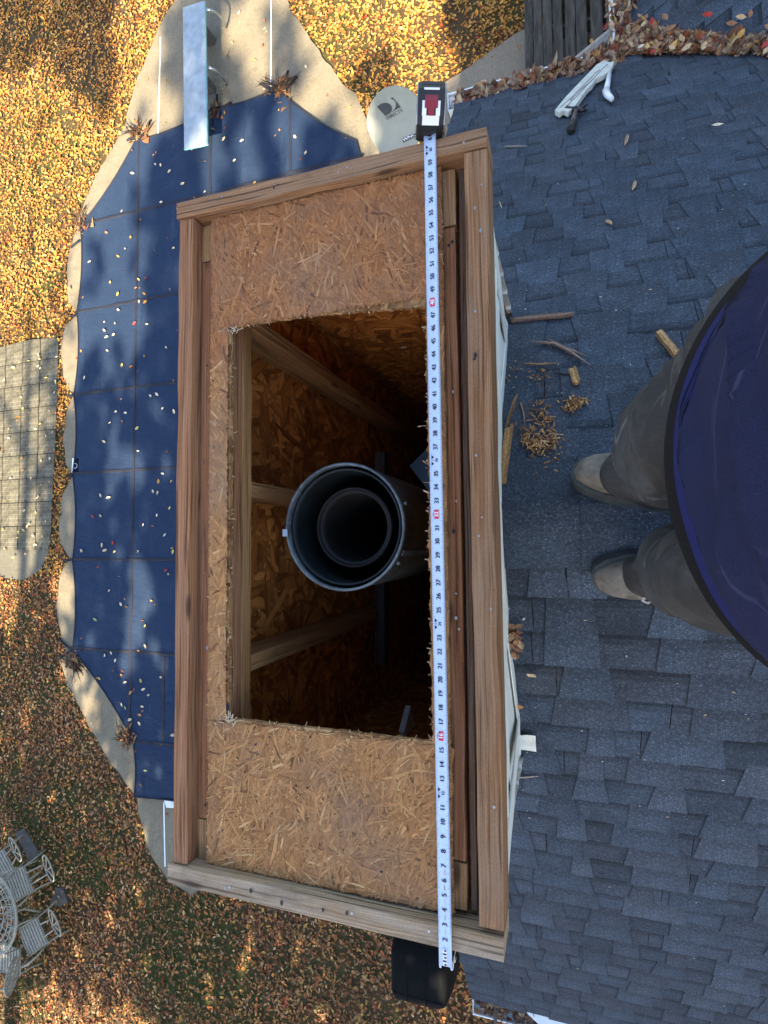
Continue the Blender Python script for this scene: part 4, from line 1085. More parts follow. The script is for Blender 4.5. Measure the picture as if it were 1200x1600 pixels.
def chair(seat, hoop, label, lattice=False):
    s = at(*seat, .42); h = at(*hoop, .62 if not lattice else .75)
    d = Vector((h.x - s.x, h.y - s.y, 0)); dist_ = d.length; d.normalize(); w = Vector((-d.y, d.x, 0))
    c = empty('patio_chair', (s.x, s.y, 0), label, 'chair', 'cream metal chairs around the patio table')
    def P(a, b, z): return Vector((s.x, s.y, 0)) + d * a + w * b + Vector((0, 0, z))
    m = MB(); sw = .23
    for k in range(7):
        a = -.2 + k * .066; m.board(P(a, -sw + .02, .42), P(a, sw - .02, .42), .046, .012, d, .003, 3, .0005)
    m.build('seat', M_IRON, c)
    m = MB(); m.tube([P(-.24, -sw, .42), P(-.26, 0, .42), P(-.24, sw, .42), P(.24, sw - .02, .415), P(.24, -sw + .02, .415)], .012, 6, closed=True); m.build('seat_frame', M_IRON, c, True)
    if lattice:
        m = MB(); N_ = 20; tilt = Vector((d.x * .5, d.y * .5, .86)); base = P(.26, 0, .45); fr = [base + w * (math.cos(t) * .24) + tilt * (.26 + math.sin(t) * .26 * (1 if math.sin(t) > 0 else .95)) for t in np.linspace(0, 6.2832, 25)[:-1]]
        m.tube(fr, .013, 6, closed=True); m.build('back_frame', M_IRON, c, True)
        m = MB()
        for k in range(-5, 6):
            x = k * .042; hh = math.sqrt(max(.02, 1 - (x / .24) ** 2)) * .25
            m.tube([base + w * (x + .02 * math.sin(z * 30 + k)) + tilt * (.26 + z) for z in np.linspace(-hh, hh, 8)], .008, 5)
            m.tube([base + w * z + tilt * (.26 + x + .015 * math.sin(z * 34 + k)) for z in np.linspace(-hh, hh, 8)], .007, 5)
        m.build('back_lattice', M_IRON, c)
    else:
        hc = P(dist_, 0, .58); t1 = (d * .9 + Vector((0, 0, .42))).normalized()
        m = MB(); rr = .215; m.tube([hc + w * (math.cos(t) * rr) + t1 * (math.sin(t) * rr) for t in np.linspace(0, 6.2832, 29)[:-1]], .0115, 6, closed=True); m.build('back_hoop', M_IRON, c, True)
        m = MB(); j = hc - t1 * rr * .9
        for (e0, e1) in ((-.7, .5), (.1, .98), (.8, .45)):
            e = hc + w * (e0 * rr) + t1 * (e1 * rr); mid = j.lerp(e, .5) + w * (.05 * (1 if e0 < .1 else -1)); m.tube([j * (1 - t) ** 2 + mid * 2 * t * (1 - t) + e * t * t for t in np.linspace(0, 1, 7)], .0095, 6)
        m.tube([j + w * .08, P(.24, .1, .42)], .011, 6); m.tube([j - w * .08, P(.24, -.1, .42)], .011, 6); m.build('back_ribs', M_IRON, c, True)
    for sg in (-1, 1):
        m = MB(); m.tube([P(.22, sg * sw, .43), P(.2, sg * (sw + .05), .62), P(.0, sg * (sw + .07), .66), P(-.18, sg * (sw + .06), .63), P(-.24, sg * sw, .43)], [.011, .014, .018, .016, .011], 7); m.build('arm', M_IRON, c, True)
        for a in (-.2, .2):
            m = MB(); m.tube([P(a, sg * (sw - .02), .41), P(a * 1.1, sg * sw, .2), P(a * 1.35, sg * (sw + .04), .008)], .013, 6); m.build('leg', M_IRON, c, True)
    return c
chair((30, 1381), (72, 1359), 'cream metal chair with hoop back at the upper right of the round table')
chair((52, 1463), (82, 1445), 'cream metal chair with hoop back and slatted seat right of the round table')
chair((2, 1356), (20, 1329), 'cream metal chair with hoop back farthest up the lawn, half out of the picture')
chair((15, 1500), (20, 1534), 'cream metal chair with a wide lattice back below the round table', True)
def stone(label, q):
    p = ccw([(a.x, a.y) for a in pts(q)]); m = MB(); m.prism(rough(p, .02, .06), -.01, .045); o = m.build('stepping_stone', M_SLATE); tag(o, label, 'stepping stone', 'grey stepping stones among the chairs')
stone('long dark grey stepping stone above the hoop backed chairs', [(26, 1300), (40, 1292), (66, 1332), (50, 1344)])
stone('small dark grey stepping stone right of the two hoop backs', [(90, 1384), (101, 1388), (109, 1408), (98, 1414), (82, 1411)])

# ------------------------------------------------------------------ broken bits lying on the roof
def hit(u, v, lift=.0):
    """where the sight line meets the main roof"""
    d = ray(u, v); o = Vector((0, 0, ZC)); best = None
    for sg in (1, -1):
        n = Vector((0, sg * ST, CT)); t = (Vector((0, YR, ZR)) + n * (.012 + lift) - o).dot(n) / d.dot(n); p = o + d * t
        if (p.y - YR) * sg >= -.02 and t > 0: best = p
    return best or o + d * ((ZR + .02 - ZC) / d.z)
def rnorm(p): return Vector((0, ST if p.y > YR else -ST, CT))
def splinter(name, label, line, w, th, col, cat='wood splinter', mat=None, group='wood splinters on the roof', seg=8, chunk=False):
    P = [hit(u, v, th * .6) for u, v in line]; m = MB()
    if chunk:                                  # a squared-off piece of split lumber with broken ends
        nn = rnorm(P[0]); d = (P[-1] - P[0]).normalized(); L = (P[-1] - P[0]).length; sd_ = d.cross(nn)
        for q_ in range(3):                    # fibres that end at different lengths
            o = sd_ * (w * (-.3 + .3 * q_)) + nn * random.uniform(-.1, .1) * th
            m.board(P[0] + o + d * random.uniform(-.02, .14) * L, P[-1] + o - d * random.uniform(-.02, .2) * L, w * random.uniform(.34, .46), th * random.uniform(.7, 1), sd_, .0012, 8, w * .10, tuple(c * (.75, 1.15, .95)[q_] for c in col))
        m.c = [tuple(x * f_ for x in c) for c in m.c for f_ in (random.uniform(.65, 1.2),)]
        o = m.build(name, mat or M_CHIP); tag(o, label, cat, group); return o
    dense = []
    for a, b in zip(P, P[1:]):
        for t in np.linspace(0, 1, seg)[:-1]: dense.append(a.lerp(b, float(t)))
    dense.append(P[-1]); n = len(dense); rings = []
    for i, p in enumerate(dense):
        d = (dense[min(i + 1, n - 1)] - dense[max(i - 1, 0)]).normalized(); up = rnorm(p); sd_ = d.cross(up).normalized(); t = i / (n - 1)
        k = min(1, .5 + 3.2 * t, (.8 if chunk else .2) + 2.5 * (1 - t)); ring_ = []
        for j in range(6):
            a = j * 2 * math.pi / 6; r = .95 + noise.noise(Vector((j * 3.7, 2.5, len(label) * 1.3))) * .75 + noise.noise(Vector((j * 1.7, i * .3, len(label)))) * .2
            end = (0 if 0 < i < n - 1 else 1) * noise.noise(Vector((j * 5.3, i, len(label) * 3.1))) * w * 1.1
            ring_.append(p + sd_ * (math.cos(a) * w / 2 * k * r) + up * (math.sin(a) * th / 2 * k * r) + d * end)
        rings.append(ring_)
    m.loft(rings)
    cs_ = []
    for i in range(n):
        for j in range(6):
            f = 1 + noise.noise(Vector((j * 2.3, i * .06, 7 + len(label)))) * .9; cs_.append(tuple(max(.01, c * f) for c in col))
    m.c = cs_
    o = m.build(name, mat or M_CHIP); tag(o, label, cat, group); return o
splinter('wood_splinter', 'long grey brown split piece of wood pointing right beside the siding', [(790, 501), (845, 497), (898, 490)], .019, .012, (.27, .175, .12), chunk=True)
splinter('wood_splinter', 'forked weathered wood splinter with a crooked tail on the shingles', [(833, 534), (866, 537), (888, 548), (922, 570)], .013, .01, (.25, .17, .13))
splinter('wood_splinter', 'thin dark offshoot splinter crossing the forked splinter', [(858, 530), (885, 543), (915, 556)], .009, .007, (.2, .14, .11))
splinter('wood_splinter', 'thin orange sliver of wood lying level beneath the forked splinter', [(820, 568), (845, 569), (871, 567)], .007, .006, (.38, .2, .085))
splinter('wood_splinter', 'short thick orange wood chunk with a nail through it', [(894, 576), (900, 588), (902, 600)], .02, .014, (.5, .29, .12), chunk=True)
splinter('wood_splinter', 'thick yellow brown wood chunk beside the trouser leg', [(1030, 518), (1046, 537), (1061, 558)], .019, .015, (.46, .27, .12), chunk=True)
splinter('wood_splinter', 'slim brown splinter leaning along the siding, upper of the two', [(808, 617), (798, 645), (787, 682)], .012, .01, (.3, .165, .085))
splinter('wood_splinter', 'wide orange rotten splinter standing along the siding base', [(796, 664), (791, 705), (784, 756)], .021, .014, (.42, .23, .09), chunk=True)
splinter('wood_splinter', 'small dark splinter beside the big chip pile', [(813, 628), (818, 645), (820, 664)], .006, .005, (.25, .14, .08))
splinter('wood_splinter', 'thin pale twig poking out from the low end of the siding', [(806, 1216), (842, 1213)], .007, .006, (.42, .33, .26))
splinter('wood_splinter', 'flat grey stick on the upper roof slope near the frame corner', [(788, 229), (824, 228)], .012, .008, (.23, .18, .15))
splinter('wood_splinter', 'short tan stick on the upper slope below the hammer', [(981, 211), (976, 227)], .014, .01, (.33, .23, .15))
splinter('wood_splinter', 'short tan splinter midway down the upper roof slope', [(993, 283), (988, 297)], .013, .009, (.38, .26, .15))
splinter('wood_splinter', 'small pale orange fleck of wood in the middle of the upper slope', [(948, 344), (955, 350)], .016, .009, (.55, .36, .19))
splinter('wood_splinter', 'thin tan sliver near the siding on the upper slope', [(780, 315), (784, 325)], .006, .005, (.4, .26, .17))
splinter('nail', 'rusty nail sticking out of the thick orange wood chunk', [(865, 582), (894, 586)], .0045, .0045, (.05, .045, .045), 'nail', M_HAMMER, 'loose nails')
def chips(name, label, cu, cv, su, sv, n, lo, hi):
    m = MB()
    for i in range(n):
        c0 = random.choice(cu); u, v = random.gauss(c0[0], su), random.gauss(c0[1], sv)
        if u < 790: continue
        p = hit(u, v, random.uniform(0, .006)); nn = rnorm(p); a = random.gauss(1.35, .8); t1 = Vector((1, 0, 0)).cross(nn) * math.sin(a) + Vector((1, 0, 0)) * math.cos(a); t2 = nn.cross(t1)
        L = random.uniform(lo, hi); W = random.uniform(.0015, .0045); c = random.choice(((.5, .27, .1), (.42, .2, .075), (.3, .14, .06), (.6, .37, .17), (.22, .1, .05))); k = random.uniform(.7, 1.2)
        b = t1 * L / 2; s_ = t2 * W / 2; tz = nn * random.uniform(-.004, .006); h = nn * random.uniform(.001, .003)
        vs = [p - b - s_, p - b * .9 + s_, p + b + s_ * .4 + tz, p + b * .85 - s_ + tz]; vs += [q + h for q in vs]
        m.add(vs, [(4, 5, 6, 7), (0, 1, 5, 4), (1, 2, 6, 5), (2, 3, 7, 6), (3, 0, 4, 7)], None, tuple(x * k for x in c))
    o = m.build(name, M_CHIP, kind='stuff'); tag(o, label, 'wood chips')
chips('wood_chips', 'orange pile of fine wood chips on the shingles beside the siding', ((842, 690), (858, 672), (828, 676), (850, 655), (835, 700), (862, 690)), None, 9, 8, 210, .006, .026)
chips('wood_chips', 'bright crumbled wood heap above the chip pile', ((894, 627), (903, 631), (890, 640), (911, 626)), None, 5, 3.5, 110, .004, .015)
chips('wood_chips', 'sparse brown wood crumbs scattered around the chip piles', ((838, 640), (850, 582), (822, 735), (846, 730), (846, 628), (834, 590), (870, 720), (800, 580)), None, 9, 9, 120, .003, .012)
# small loose flecks and staples over the roof
m = MB()
for i in range(100):
    u, v = random.uniform(790, 1190), random.uniform(170, 1580); p = hit(u, v, .001); n_ = rnorm(p); a = random.uniform(0, 6.28); t1 = (Vector((1, 0, 0)) * math.cos(a) + Vector((1, 0, 0)).cross(n_) * math.sin(a)) * random.uniform(.0015, .0045); t2 = n_.cross(t1) * random.uniform(.2, .7)
    m.add([p - t1 - t2, p + t1 - t2, p + t1 + t2, p - t1 + t2], [(0, 1, 2, 3)], None, random.choice(((.6, .6, .58), (.4, .4, .42), (.5, .35, .2))))
tag(m.build('roof_flecks', M_CHIP, kind='stuff'), 'tiny pale flecks scattered over the dark shingles', 'flecks')
# painted siding offcut, hammer, white plastic piece at the eave
pl_px = [(867, 172), (885, 150), (909, 125), (932, 101), (944, 94), (952, 97), (960, 96), (954, 109), (944, 117), (931, 123), (925, 132), (917, 139), (908, 152), (899, 164), (888, 175), (880, 172), (874, 176)]
P = [hit(u, v, .03) for u, v in pl_px]; m = MB(); m.extrude(P, rnorm(P[0]) * -.022); m.m = 0
pb = m.build('siding_board', M_PAINT); tag(pb, 'broken cream painted board with a split end lying over the eave', 'board')
m = MB()
for a, b in (((876, 168), (938, 108)), ((884, 168), (926, 124)), ((890, 158), (950, 100))):
    m.tube([hit(a[0] + (b[0] - a[0]) * t + random.gauss(0, .5), a[1] + (b[1] - a[1]) * t + random.gauss(0, .5), .0305) for t in np.linspace(0, 1, 9)], .0022, 4)
m.build('crack', plain('bare_grey_wood', (.24, .2, .17), .9), pb)
hm = empty('hammer', hit(893, 185), 'hammer with brown handle and black grip lying below the painted board', 'hammer')
m = MB(); m.tube([hit(900, 173, .02), hit(897, 183, .016), hit(894, 196, .016)], [.011, .013, .012], 9); m.build('handle', M_HANDLE, hm, True)
m = MB(); m.tube([hit(895, 192, .016), hit(892, 203, .018)], [.019, .02], 10); m.build('grip', M_BLACK, hm, True)
m = MB(); m.tube([hit(885, 171, .02), hit(893, 172, .02), hit(902, 171, .02)], [.017, .015, .014], 9)
for b in ((918, 163), (917, 172)): m.tube([hit(902, 171, .02), hit((902 + b[0]) / 2, (171 + b[1]) / 2 + 1, .022), hit(*b, .012)], [.013, .01, .004], 7)
m.build('claw_head', M_HAMMER, hm, True)
pp = empty('plastic_spout', hit(949, 138), 'short bent white plastic tube lying on the shingles near the valley', 'plastic tube')
m = MB(); m.tube([hit(952, 115, .02), hit(950, 128, .02), hit(947, 142, .02)], [.012, .013, .015], 9); m.build('tube', M_WHITE, pp, True)
m = MB(); m.tube([hit(947, 142, .02), hit(949, 148, .02), hit(956, 155, .018)], [.019, .017, .012], 9); m.build('socket', M_WHITE, pp, True)
q = [hit(u, v, .012) for u, v in ((811, 1149), (824, 1148), (837, 1149), (837, 1161), (838, 1174), (825, 1172), (814, 1171), (814, 1180), (810, 1177))]
m = MB(); m.extrude([p + Vector((0, 0, random.uniform(0, .008))) for p in q], (0, 0, -.001)); tag(m.build('flashing_tape', M_TAPEW), 'crinkled white square of flashing tape sticking out under the siding', 'tape scrap')

# ------------------------------------------------------------------ leaves
LT = np.array([(0, -.5, 0), (-.2, -.22, .05), (-.27, .08, .08), (-.13, .34, .05), (0, .52, .0), (.13, .34, .05), (.27, .08, .08), (.2, -.22, .05), (0, -.2, 0), (0, .1, -.02)], float)
LF = [(0, 8, 1), (1, 8, 9, 2), (2, 9, 3), (3, 9, 4), (4, 9, 5), (5, 9, 6), (6, 9, 8, 7), (7, 8, 0)]
PAL = np.array([(.46, .25, .085), (.55, .32, .09), (.42, .19, .07), (.30, .15, .07), (.56, .42, .22), (.24, .115, .06), (.60, .40, .1), (.40, .13, .045), (.33, .06, .035), (.36, .26, .15)])
def leaf_verts(P, size, yaw, tilt, tdir, curl):
    n = len(P); V = np.repeat(LT[None], n, 0).copy(); V[:, :, 2] *= curl[:, None] * 2.2; V *= size[:, None, None]
    V[:, :, 2] += (V[:, :, 1] ** 2) / size[:, None] * curl[:, None] * .7
    c, s = np.cos(yaw), np.sin(yaw); x = V[..., 0] * c[:, None] - V[..., 1] * s[:, None]; y = V[..., 0] * s[:, None] + V[..., 1] * c[:, None]
    z = V[..., 2] + (x * np.cos(tdir)[:, None] + y * np.sin(tdir)[:, None]) * np.tan(tilt)[:, None]
    return np.stack([x, y, z], -1) + P[:, None]
def leaf_cloud(name, P, size, cols, mat=None, tilt=.35, parent=None, kind='stuff', curl=1.):
    n = len(P); V = leaf_verts(P, size, np.random.uniform(0, 6.28, n), np.abs(np.random.normal(0, tilt, n)).clip(0, 1.2), np.random.uniform(0, 6.28, n), np.random.uniform(.2, 1.6, n) * curl)
    me = bpy.data.meshes.new(name); k = len(LT)
    fs = [tuple(i * k + j for j in f) for i in range(n) for f in LF]
    me.from_pydata(V.reshape(-1, 3).tolist(), [], fs)
    ca = me.color_attributes.new('Col', 'FLOAT_COLOR', 'POINT'); cc = np.ones((n * k, 4), np.float32)
    cc[:, :3] = np.repeat(cols, k, 0) * np.tile(np.random.uniform(.8, 1.15, k), n)[:, None]; ca.data.foreach_set('color', cc.ravel())
    me.materials.append(mat or M_LEAF); o = bpy.data.objects.new(name, me); COL.objects.link(o); ORG[o.name] = Vector()
    if kind: o['kind'] = kind
    return o
def pick_cols(n, w=None, var=.25):
    i = np.random.choice(len(PAL), n, p=None if w is None else np.array(w) / sum(w)); return PAL[i] * np.random.uniform(1 - var, 1 + var, n)[:, None]
PXC = []
def green(x, y):
    return noise.noise(Vector((x * .55, y * .55, 3.3))) + .5 * noise.noise(Vector((x * 1.7, y * 1.7, 8)))
LAWNP = []
NTRY = 160000
cand = np.column_stack([np.random.uniform(-11.4, .0, NTRY), np.random.uniform(-9.2, 11.6, NTRY)])
GR = []
for x, y in cand:
    u, v = px((x, y, 0))
    if not (-30 < u < 1000 and -30 < v < 1640): continue
    if 330 < u < 760 and 340 < v < 1370: continue
    if x > -.42 and -2.4 < y < 2.4: continue
    onpatio = inside((x, y), patio_poly); ondeck = inside((x, y), DECK); onpath = inside((x, y), path_poly)
    z = .012
    if ondeck or onpatio or onpath:
        if random.random() > .004: continue
        z = .05
    g_ = green(x, y); low = v > 980 or u > 590 and v > 1400
    cl = noise.noise(Vector((x * 1.9, y * 1.9, 21))) + .5 * noise.noise(Vector((x * 5, y * 5, 2)))
    if random.random() > (1.05 if v > 980 else .95) + cl * (.6 if v > 980 else .9): continue
    if low:
        keep = 1.02 - .42 * max(0, min(1, (g_ + .02) * 2.4)) if v > 1100 else .86
        if random.random() > keep: GR.append((x, y)); continue
    LAWNP.append((x, y, z + random.random() ** 2 * .035, v, u))
A = np.array(LAWNP); n = len(A)
cols = pick_cols(n); lowm = A[:, 3] > 900
wv = np.array([.86 + .45 * noise.noise(Vector((a[0] * .9, a[1] * .9, 5))) + .2 * noise.noise(Vector((a[0] * 4, a[1] * 4, 15))) for a in A])[:, None]
cols[lowm] = pick_cols(int(lowm.sum()), [3, 2, 4, 6, 3, 6, 1.2, 2.5, .8, 4])
cols[~lowm] = pick_cols(int((~lowm).sum()), [5, 6, 3, 1.6, 4, 1, 5, 1.5, .4, 1.5])
cols *= wv
cols[~lowm] *= np.array([1.06, .88, .6]); cols[lowm] *= np.array([1.12, .97, .84])
leaf_cloud('leaf_litter', A[:, :3], np.random.uniform(.032, .066, n) * np.where(np.random.rand(n) < .12, 1.4, 1.), cols)
tag(bpy.data.objects['leaf_litter'], 'carpet of golden and brown fallen leaves over the lawn', 'fallen leaves')
# short grass showing through
m = MB()
GV = []; GF = []; GC = []
for i, (x, y) in enumerate(GR + [(x + random.gauss(0, .12), y + random.gauss(0, .12)) for x, y in GR]):
    for k in range(3):
        a = random.uniform(0, 6.28); L = random.uniform(.03, .08); bx, by = x + random.gauss(0, .04), y + random.gauss(0, .04); w = .005
        b = len(GV); GV += [(bx - w * math.sin(a), by + w * math.cos(a), 0), (bx + w * math.sin(a), by - w * math.cos(a), 0), (bx + math.cos(a) * L, by + math.sin(a) * L, L * .8)]; GF.append((b, b + 1, b + 2))
        c = random.uniform(.6, 1.3); GC += [(.07 * c, .095 * c, .022 * c, 1)] * 3
me = bpy.data.meshes.new('grass'); me.from_pydata(GV, [], GF); ca = me.color_attributes.new('Col', 'FLOAT_COLOR', 'POINT'); ca.data.foreach_set('color', np.array(GC, np.float32).ravel())
me.materials.append(vcol('grass_blade', .8, .2)); go = bpy.data.objects.new('grass', me); COL.objects.link(go); tag(go, 'short green grass between the fallen leaves', 'grass', kind='stuff')
# single leaves one could count: on the cover, the patio, the roof
leaf_me = []
for q in range(6):
    m = MB(); V = leaf_verts(np.zeros((1, 3)), np.array([1.]), np.zeros(1), np.array([.1]), np.zeros(1), np.array([.3 + .25 * q]))[0]; m.add([tuple(p) for p in V], LF, None, (1, 1, 1)); leaf_me.append(m)
leafmats = []
for nm, c in (('tan', (.55, .4, .22)), ('golden', (.56, .34, .1)), ('pale', (.66, .56, .38)), ('brown', (.33, .17, .085)), ('red', (.4, .05, .04)), ('yellow', (.62, .5, .14)), ('orange', (.55, .25, .06)), ('greenish', (.3, .36, .16))):
    k = N(nm + '_leaf'); nz = k.noise(k.coord(), 5, 4); k.color(k.mix(1., c, k.ramp(nz, [(.3, .7), (.7, 1.15)]), 'MULTIPLY')); k.set(Roughness=.7, Specular_IOR_Level=.3); leafmats.append((nm, k.m))
LMC = {}
def leaf_at(p, size, which=None, label='', group='', normal=None):
    nm, mt = leafmats[which] if which is not None else random.choice(leafmats[:4])
    q = random.randrange(6); key = (q, nm)
    if key not in LMC:
        o = leaf_me[q].build('fallen_leaf', mt, origin=(0, 0, 0)); LMC[key] = o.data
    else: o = bpy.data.objects.new('fallen_leaf', LMC[key]); COL.objects.link(o)
    rot = (Vector((0, 0, 1)).rotation_difference(normal) if normal else Matrix.Identity(3).to_quaternion()).to_matrix().to_4x4() @ Matrix.Rotation(random.uniform(0, 6.28), 4, 'Z') @ Matrix.Rotation(random.gauss(0, .18), 4, 'X')
    o.matrix_world = Matrix.Translation(p) @ rot @ Matrix.Scale(size, 4)
    ORG[o.name] = Vector(p); tag(o, label.replace('%', nm), 'leaf', group); return o
for u, v, w in [(437, 204, 6), (350, 218, 2), (378, 220, 2), (367, 251, 2), (265, 268, 2), (286, 288, 2), (243, 257, 2), (251, 258, 2), (207, 271, 2), (252, 316, 2), (205, 372, 6), (190, 330, 2), (196, 389, 2), (272, 388, 2), (140, 410, 2), (173, 442, 1), (185, 460, 5), (212, 450, 3), (217, 437, 1), (227, 435, 4), (218, 472, 2), (227, 472, 6), (186, 485, 2), (163, 503, 2), (164, 517, 2), (167, 527, 2), (178, 523, 2), (180, 506, 2), (210, 505, 4), (230, 507, 2), (168, 548, 2), (191, 571, 5), (132, 590, 2), (260, 543, 2), (236, 619, 2), (245, 616, 2), (254, 638, 2), (272, 643, 2), (181, 643, 2), (196, 645, 2), (172, 661, 2), (214, 669, 5), (163, 690, 2), (216, 705, 2), (254, 740, 2), (268, 752, 1), (158, 774, 2), (170, 778, 2), (240, 768, 2), (247, 770, 2), (265, 794, 5), (145, 807, 4), (158, 806, 2), (224, 820, 2), (245, 805, 2), (257, 836, 2), (177, 848, 4), (160, 852, 2), (165, 860, 2), (179, 862, 5), (216, 862, 2), (271, 862, 5), (129, 861, 2), (154, 886, 4), (260, 891, 4), (263, 897, 7), (171, 923, 2), (189, 944, 2), (237, 939, 1), (149, 968, 7), (227, 978, 5), (228, 1009, 2), (217, 1017, 6), (174, 1020, 2), (164, 1024, 2), (180, 1032, 2), (156, 1060, 5), (190, 1055, 6), (196, 1066, 2), (205, 1082, 1), (221, 1063, 5), (224, 1077, 2), (232, 1086, 2), (190, 1101, 2), (196, 1106, 7), (222, 1104, 2), (223, 1111, 3), (218, 1117, 6), (204, 1124, 2), (218, 1130, 2), (271, 1148, 2), (227, 1204, 7), (221, 1226, 3), (252, 1058, 2), (461, 214, 2), (478, 240, 2), (300, 233, 2), (320, 300, 2)]:
    rows = ('top', 'second', 'third', 'fourth', 'fifth', 'sixth', 'seventh', 'lowest'); q_ = at(u, v, .075)
    ri = sum(1 for y in YL[1:-1] if q_.y < y); ci = sum(1 for x in XL[1:-1] if q_.x > x)
    leaf_at(q_, random.uniform(.055, .095), w, '% leaf on the ' + rows[min(ri, 7)] + ' row of cover panels, ' + ('outer left', 'inner left', 'middle', 'right', 'far right')[ci] + ' column', 'leaves on the pool cover')
for i in range(46):
    u, v = random.uniform(2, 92), random.uniform(545, 895)
    p = at(u, v, .055)
    if inside((p.x, p.y), patio_poly): leaf_at(p, random.uniform(.05, .085), random.choice((2, 0, 5, 2)), '% leaf lying on the grey patio pavers', 'leaves on the patio')
for i in range(26):
    u, v = random.choice(((random.uniform(130, 260), random.uniform(60, 330)), (random.uniform(330, 520), random.uniform(20, 180)), (random.uniform(100, 200), random.uniform(1040, 1220))))
    p = at(u, v, .045)
    if inside((p.x, p.y), DECK) and not inside((p.x, p.y), outl): leaf_at(p, random.uniform(.04, .07), random.choice((2, 3, 3, 0)), '% leaf on the bare concrete of the pool deck', 'leaves on the pool deck')
for u, v, w, s, t in ((830, 1054, 0, .036, 'pale tan leaf alone on the shingles near the siding'), (809, 1104, 6, .035, 'orange brown leaf tucked against the siding'), (1121, 196, 2, .045, 'pale curled leaf on the upper right roof slope'), (1024, 7, 5, .05, 'yellow leaf on the crossing roof at the top')):
    p = hit(u, v, .012); leaf_at(p, s, w, t, '', rnorm(p))
for i in range(24):
    u, v = random.gauss(803, 5), random.gauss(1000, 11)
    if u > 796: p = hit(u, v, random.uniform(.008, .03)); leaf_at(p, random.uniform(.025, .045), random.choice((3, 3, 0)), '% crumpled leaf in the small heap against the siding', 'leaf heap against the siding', rnorm(p))
# leaves packed in the valley, in the gutters and along the eave
V3 = []
def valley(x): return Vector((x, YR + 2.764 - (x - .47), 0))
for i in range(1050):
    t = abs(random.gauss(0, .5)); x = .40 + t; y0 = YR + 2.764 - (x - .47)
    wd_ = .035 + .10 * math.exp(-t * 4); o = random.gauss(wd_ * .1, wd_ * .5); o = max(-wd_ * .6, min(wd_ * 1.1, o))
    X, Y = x + o * .5, y0 + o * .8
    zr = max(ZR - TT * abs(Y - YR), 4.2 + TT * (X - .47)); bulk = max(0, 1 - abs(o) / (wd_ * 1.3))
    V3.append((X, Y, zr + .015 + random.random() * .045 * bulk))
for i in range(1000):                           # upper gutter, thinner to the left
    x = random.triangular(XRAKE, .40, .4) if i % 2 else random.uniform(XRAKE, .4); V3.append((x, 2.725 + random.uniform(-.035, .1), ZE + random.uniform(-.05, .02) + (.02 if x > .1 else 0)))
for i in range(420):                           # spill at the eave corner and into the wing gutter
    V3.append((random.gauss(.43, .05), random.uniform(2.72, 3.6), 4.2 + random.uniform(-.06, .05)))
for i in range(380): V3.append((random.uniform(XRAKE + .03, .5), -2.6 - random.uniform(0, .1), ZE + random.uniform(-.07, -.02)))
A = np.array(V3); n = len(A)
leaf_cloud('gutter_leaves', A, np.random.uniform(.03, .062, n), pick_cols(n, [2, .8, 2, 5, 5, 5, .5, 1.2, .5, 8]) * np.array([.85, .86, 1.05]), None, .6, curl=1.3)
tag(bpy.data.objects['gutter_leaves'], 'brown leaves packed into the roof valley and white gutters', 'fallen leaves')
for i in range(40):
    x = .42 + abs(random.gauss(0, .42)); o = random.gauss(0, .06); X, Y = x + o * .5, YR + 2.764 - (x - .47) + o * .8
    z = max(ZR - TT * abs(Y - YR), 4.2 + TT * (X - .47)) + .07
    leaf_at(Vector((X, Y, z)), random.uniform(.035, .06), random.choice((0, 2, 3, 3, 4, 3, 1, 0, 3, 0)), '% leaf on top of the heap in the roof valley', 'leaves on top of the valley heap')
q = [Vector((x, -2.605, ZE + .0)) for x in (-.22, -.16, -.1, -.04)]
m = MB(); m.extrude([(-.30, -2.585, ZE + .005), (-.2, -2.66, ZE), (-.08, -2.70, ZE), (.0, -2.66, ZE + .003), (-.05, -2.59, ZE + .005)], (0, 0, -.003)); tag(m.build('gutter_scrap', M_WHITE), 'white scrap of metal lying among leaves in the lower gutter', 'metal scrap')

# ------------------------------------------------------------------ the person holding the camera
pr = empty('person', (.25, .06, ZR), 'person in navy shirt, charcoal trousers and dusty boots standing on the roof ridge', 'person')
def ell(c, ax, ay, a, b, n=28, ph=0, pw=1.0):
    c = Vector(c); ax = Vector(ax).normalized(); ay = Vector(ay); ay = (ay - ax * ay.dot(ax)).normalized(); out = []
    for t in np.linspace(0, 2 * math.pi, n + 1)[:-1]:
        ct, st = math.cos(t), math.sin(t); out.append(c + ax * (math.copysign(abs(ct) ** pw, ct) * a) + ay * (math.copysign(abs(st) ** pw, st) * b))
    return out
def remeshed(mb, name, mat, parent, vox, disp=None, smooth_it=0):
    me = bpy.data.meshes.new('tmp'); me.from_pydata(mb.v, [], mb.f); o = bpy.data.objects.new('tmp', me); COL.objects.link(o)
    r = o.modifiers.new('r', 'REMESH'); r.mode = 'VOXEL'; r.voxel_size = vox
    if smooth_it: s_ = o.modifiers.new('s', 'SMOOTH'); s_.iterations = smooth_it; s_.factor = .5
    dg = bpy.context.evaluated_depsgraph_get(); m2 = bpy.data.meshes.new_from_object(o.evaluated_get(dg)); bpy.data.objects.remove(o)
    bm = bmesh.new(); bm.from_mesh(m2)
    bmesh.ops.recalc_face_normals(bm, faces=bm.faces)
    if disp:
        bm.normal_update()
        mv = [(v, v.normal.copy() * disp(v.co)) for v in bm.verts]
        for v, d in mv: v.co += d
    c = sum((v.co for v in bm.verts), Vector()) / len(bm.verts)
    for v in bm.verts: v.co -= c
    for f in bm.faces: f.smooth = True
    bm.to_mesh(m2); bm.free(); m2.name = name; m2.materials.clear(); m2.materials.append(mat)
    o = bpy.data.objects.new(name, m2); COL.objects.link(o); ORG[o.name] = c; o.location = c - ORG[parent.name]; o.parent = parent
    return o
